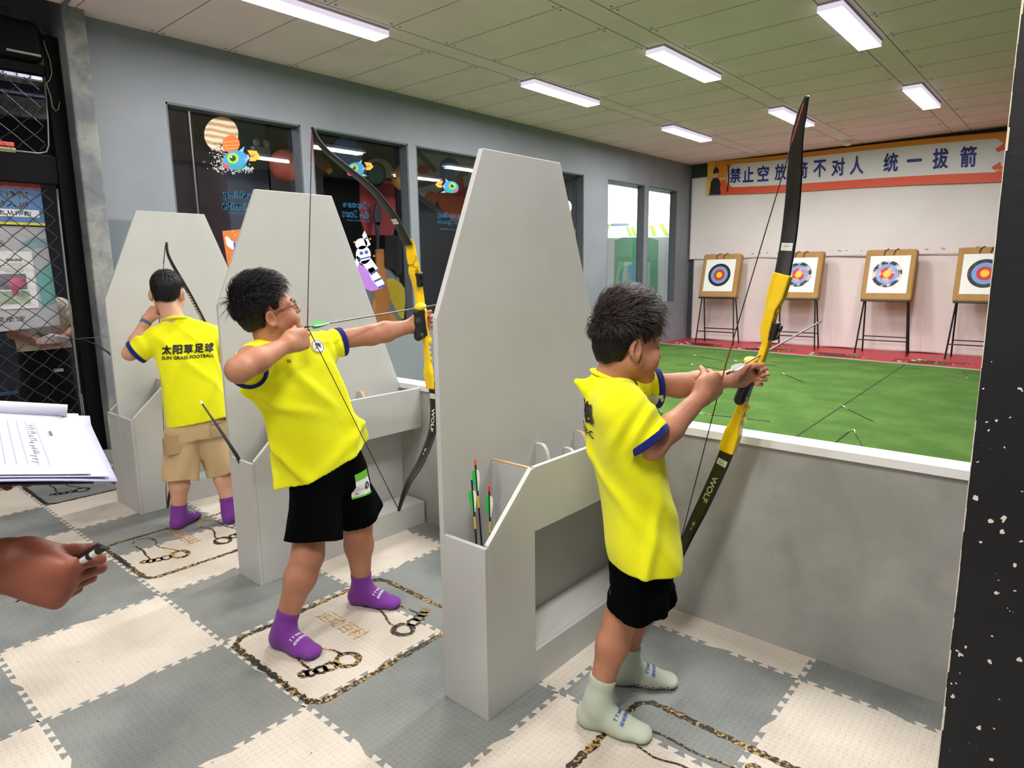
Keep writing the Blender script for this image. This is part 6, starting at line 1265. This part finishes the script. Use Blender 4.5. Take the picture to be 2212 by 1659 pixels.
# ================= scorekeeper at the left edge: arm with pen, score sheets =================
CP=np.array([4.8232,-1.0311,1.4253]); RH=nrm((CR[0],CR[1],0)); FH=nrm((CF[0],CF[1],0))
def dp(u,v,d): return CP+((u-1106)/1416.8*CR+(829.5-v)/1416.8*CU+CF)*d
t=thing('person','scorekeeper at the left edge, bare hand holding a pen above the mat','person',(0,0,0))
w=dp(2,1222,.95); hd_=nrm(CR*.93-CU*.34+CF*.08); hs=nrm(CU*.90+CR*.33-CF*.25); hn=np.cross(hs,hd_); hn=hn if hn@CF>0 else -hn
bo=CP-RH*1.22+FH*.96; bo[2]=0
fa=nrm(RH*.55+FH*.83); ra=V3(fa[1],-fa[0],0)
shR=bo+ra*.19+V3(0,0,1.40); shL=bo-ra*.19+V3(0,0,1.40); elR=w-CR*.27-V3(0,0,.02)-FH*.03; wl=dp(-230,985,1.03); elL=shL+V3(0,0,-.27)+fa*.08-ra*.04
J=dict(shR=shR,elR=elR,wrR=w,shL=shL,elL=elL,wrL=wl,hpR=bo+ra*.10+V3(0,0,.90),knR=bo+ra*.11+fa*.02+V3(0,0,.48),anR=bo+ra*.11+V3(0,0,.08),hpL=bo-ra*.10+V3(0,0,.90),knL=bo-ra*.11+fa*.02+V3(0,0,.48),anL=bo-ra*.11+V3(0,0,.08))
hdl=dict(E=bo+fa*.03+V3(0,0,1.62),fwd=nrm(fa-V3(0,0,.45)),up=(0,0,1),H=.235)
hands=dict(R=dict(d=hd_,n=hn,s=hs,L=.094,curl=[(.95,1.6,.9),(1.15,1.6,.9),(1.28,1.6,.9),(1.4,1.55,.9)],thumb=(.2,.35,(.95,.10,.32)),h=.0026),
 L=dict(d=nrm(dp(-130,990,1.03)-wl),n=V3(0,0,-1),s=nrm(FH),L=.095,curl=[(.15,.3,.2)]*4,thumb=(.2,.2),h=.005))
st=[SH(bo+V3(0,0,.88),ra,fa,.20,.13),SH(bo+V3(0,0,1.05),ra,fa,.19,.12),SH(bo+V3(0,0,1.25),ra,fa,.21,.13),SH(bo+V3(0,0,1.38),ra,fa,.20,.10),SH(bo+V3(0,0,1.45),ra,fa,.14,.08),SH(bo+V3(0,0,1.49),ra,fa,.075,.065)]
bd,P,R,s=body(t,J,M_SKIN3,hdl,hands,dict(ua=.05,el=.044,fa=.046,wr=.034,th=.09,kn=.06,ca=.058,an=.045),dict(base=bo+V3(0,0,1.46),r=.058),trunk(st))
head_bits(t,P,R,s); hair(t,P,R,s,M_HAIR,seed=10,n=500)
M_GREYT=mat_cloth('grey_cotton',lin(110,114,122)); shirt_of(t,st,dict(R=(shR,shR+(elR-shR)*.55,.085,.075),L=(shL,shL+(elL-shL)*.6,.085,.075)),M_GREYT,M_GREYT,51,.008,.009,cuffs=False)
shorts_of(t,J,(bo+V3(0,0,.86),ra,fa,.185,.13,(0,0,1),.09),dict(R=(bo+ra*.09+V3(0,0,.80),bo+ra*.115+V3(0,0,.06),.115,.10),L=(bo-ra*.09+V3(0,0,.80),bo-ra*.115+V3(0,0,.06),.115,.10)),M_TR,52,.008,'trousers',.009)
for q in 'RL':
    F=Field(); a_=V3(*J['an'+q]); foot(F,a_,a_*V3(1,1,0)+fa*.22,.255,1.3,.004); F.plane(V3(0,0,.0),V3(0,0,-1)); F.plane(V3(0,0,.10),V3(0,0,1)); lo,hi=rough_box([a_,a_*V3(1,1,0)+fa*.24,a_*V3(1,1,0)-fa*.09],.08); sdf_obj('shoe',F,[(lo,hi,.006)],M_BLACKM,t)
# pen
p0=dp(34,1301,.985); p1=dp(226,1182,.955); d=nrm(p1-p0); L=np.linalg.norm(p1-p0); t=thing('pen','clear barrel pen with black clip held in the scorekeeper\'s hand','pen',p0); t.rotation_mode='QUATERNION'; t.rotation_quaternion=Vector((0,0,1)).rotation_difference(Vector(d))
b=MB(); b.tube([(0,0,0),(0,0,.012),(0,0,.03)],[.0006,.002,.0035],10); b.build('tip',M_BLACKM,t)
M_CLR=mat('clear_plastic',lin(206,208,210),.15,spec=.6); b=MB(); b.bar((0,0,.03),(0,0,L-.012),.0048,14); b.build('barrel',M_CLR,t,smooth=False); b=MB(); b.bar((0,0,L*.60),(0,0,L*.70),.0051,14); b.build('ink_band',M_BLACKM,t); b=MB(); b.bar((0,0,L*.82),(0,0,L*.86),.0051,14); b.build('ink_band',M_BLACKM,t)
b=MB(); b.tube([(0,0,L-.014),(0,0,L-.002),(0,0,L)],[.0052,.0052,.003],14); b.build('cap',M_BLACKM,t)
up_=Vector(d).rotation_difference(Vector((0,0,1))); cu_=np.array((up_@Vector(nrm(CU-CR*.5)))); cu_=nrm(cu_*V3(1,1,0)); b=MB(); b.tube([cu_*.0045+V3(0,0,L-.004),cu_*.0085+V3(0,0,L-.006),cu_*.0085+V3(0,0,L-.04),cu_*.006+V3(0,0,L-.048)],[.0022]*4,8); b.build('clip',M_BLACKM,t,smooth=True)
# clipboard and score sheets
A=dp(0,1042,.855); B=dp(243,1036,.935); C_=dp(186,905,1.20); ex=nrm(B-A); ey=nrm(np.cross(np.cross(ex,C_-B),ex)); Hh=(C_-B)@ey; nz=np.cross(ex,ey); nz=nz if nz[2]>0 else -nz
def pl(x,y,z=0): return B+ex*x+ey*y+nz*z
def plbox(m,x0,x1,y0,y1,z0,z1): m.add([pl(x,y,z) for z in (z0,z1) for x,y in ((x0,y0),(x1,y0),(x1,y1),(x0,y1))],[(3,2,1,0),(4,5,6,7),(0,1,5,4),(1,2,6,5),(2,3,7,6),(3,0,4,7)])
t=thing('clipboard','black clipboard under the white score sheets at the left edge','clipboard',(0,0,0)); b=MB(); plbox(b,-.30,-.022,.001,Hh-.012,-.006,-.0025); b.build('board',M_BLACK,t,bevel=.001)
t=thing('score_sheets','stack of white score sheets with a printed grid and rolled far edge','paper',(0,0,0))
M_SHEET=mat('white_paper',lin(206,206,220),.8,spec=.1)
def sheet_mesh(n,x0,x1,y0,y1,z,cornerlift,mt,skew=-.10,th=.0004):
    m=MB(); N_=14; vs=[]
    for j in range(N_+1):
        for i in range(N_+1):
            a=i/N_;c=j/N_; x=x0+(x1-x0)*a+skew*c*a*.4; y=y0+(y1-y0)*c; zz=z+cornerlift*max(0,a-.7)**2*max(0,.35-c)*8+.004*math.sin(3*a+2*c)
            if c>.9: zz+=.010*((c-.9)/.1)**2
            vs.append(pl(x,y,zz))
    m.add(vs,[(j*(N_+1)+i,j*(N_+1)+i+1,(j+1)*(N_+1)+i+1,(j+1)*(N_+1)+i) for j in range(N_) for i in range(N_)]); o_=m.build(n,mt,t,smooth=True); s_=o_.modifiers.new('paper','SOLIDIFY'); s_.thickness=th; return o_
M_SHEET2=mat('bluish_paper',lin(176,178,212),.8,spec=.1); sheet_mesh('lower_sheet',-.32,.006,-.004,Hh,.0,-.006,M_SHEET2,.0,.002); sheet_mesh('middle_sheet',-.33,-.004,.001,Hh+.002,.003,.004,M_SHEET,-.02); tp_=sheet_mesh('top_sheet',-.34,-.026,.004,Hh+.004,.006,.006,M_SHEET,-.03)
b=MB(); b.tube([pl(-.34,Hh+.004,.018),pl(-.20,Hh+.003,.017),pl(-.03,Hh-.006,.016)],[.012,.012,.011],14,flat=.75); b.build('rolled_edge',M_SHEET,t,smooth=True)
M_GL=mat('faint_grid_ink',lin(126,128,152),.7); b=MB(); x_=lambda a,c:-.34+(.314)*a-.03*c*a*.4
def zz_(a,c): return .0072+.006*max(0,a-.7)**2*max(0,.35-c)*8+.004*math.sin(3*a+2*c)
def gline(a0,c0,a1,c1,w,n=8):
    vs=[]
    for i in range(n+1):
        a=a0+(a1-a0)*i/n;c=c0+(c1-c0)*i/n
        for s_ in (-1,1): aa=a+(w*s_ if a0==a1 else 0); cc=c+(w*s_ if c0==c1 else 0); vs.append(pl(x_(aa,cc),.004+Hh*cc,zz_(aa,cc)))
    b.add(vs,[(2*i,2*i+1,2*i+3,2*i+2) for i in range(n)])
for k in range(26): gline(.05,.12+k*.03,.86,.12+k*.03,.0016)
for k in range(21): gline(.06+k*.04,.12,.06+k*.04,.87,.0016)
b.build('printed_grid',M_GL,tp_)
b=MB(); rg=random.Random(4)
for k in range(16):
    a=.80+.03*(k/16)+rg.uniform(-.01,.01); c=.16+.042*k; q0=pl(x_(a,c),.004+Hh*c,zz_(a,c)+.0006); q1=q0+ex*.004+ey*rg.uniform(-.003,.005); q2=q1+ex*.003-ey*.003
    for e0,e1 in ((q0,q1),(q1,q2)): b.tube([e0,e1],.0005,4)
for k in range(4):
    a=.905;c=.60+k*.022; q0=pl(x_(a,c),.004+Hh*c,zz_(a,c)+.0006); b.tube([q0,q0+ex*.004+ey*.006],.0006,4); b.tube([q0+ex*.005,q0+ex*.001+ey*.004],.0006,4)
b.build('handwriting',mat('pen_ink',lin(52,54,84),.6),tp_)
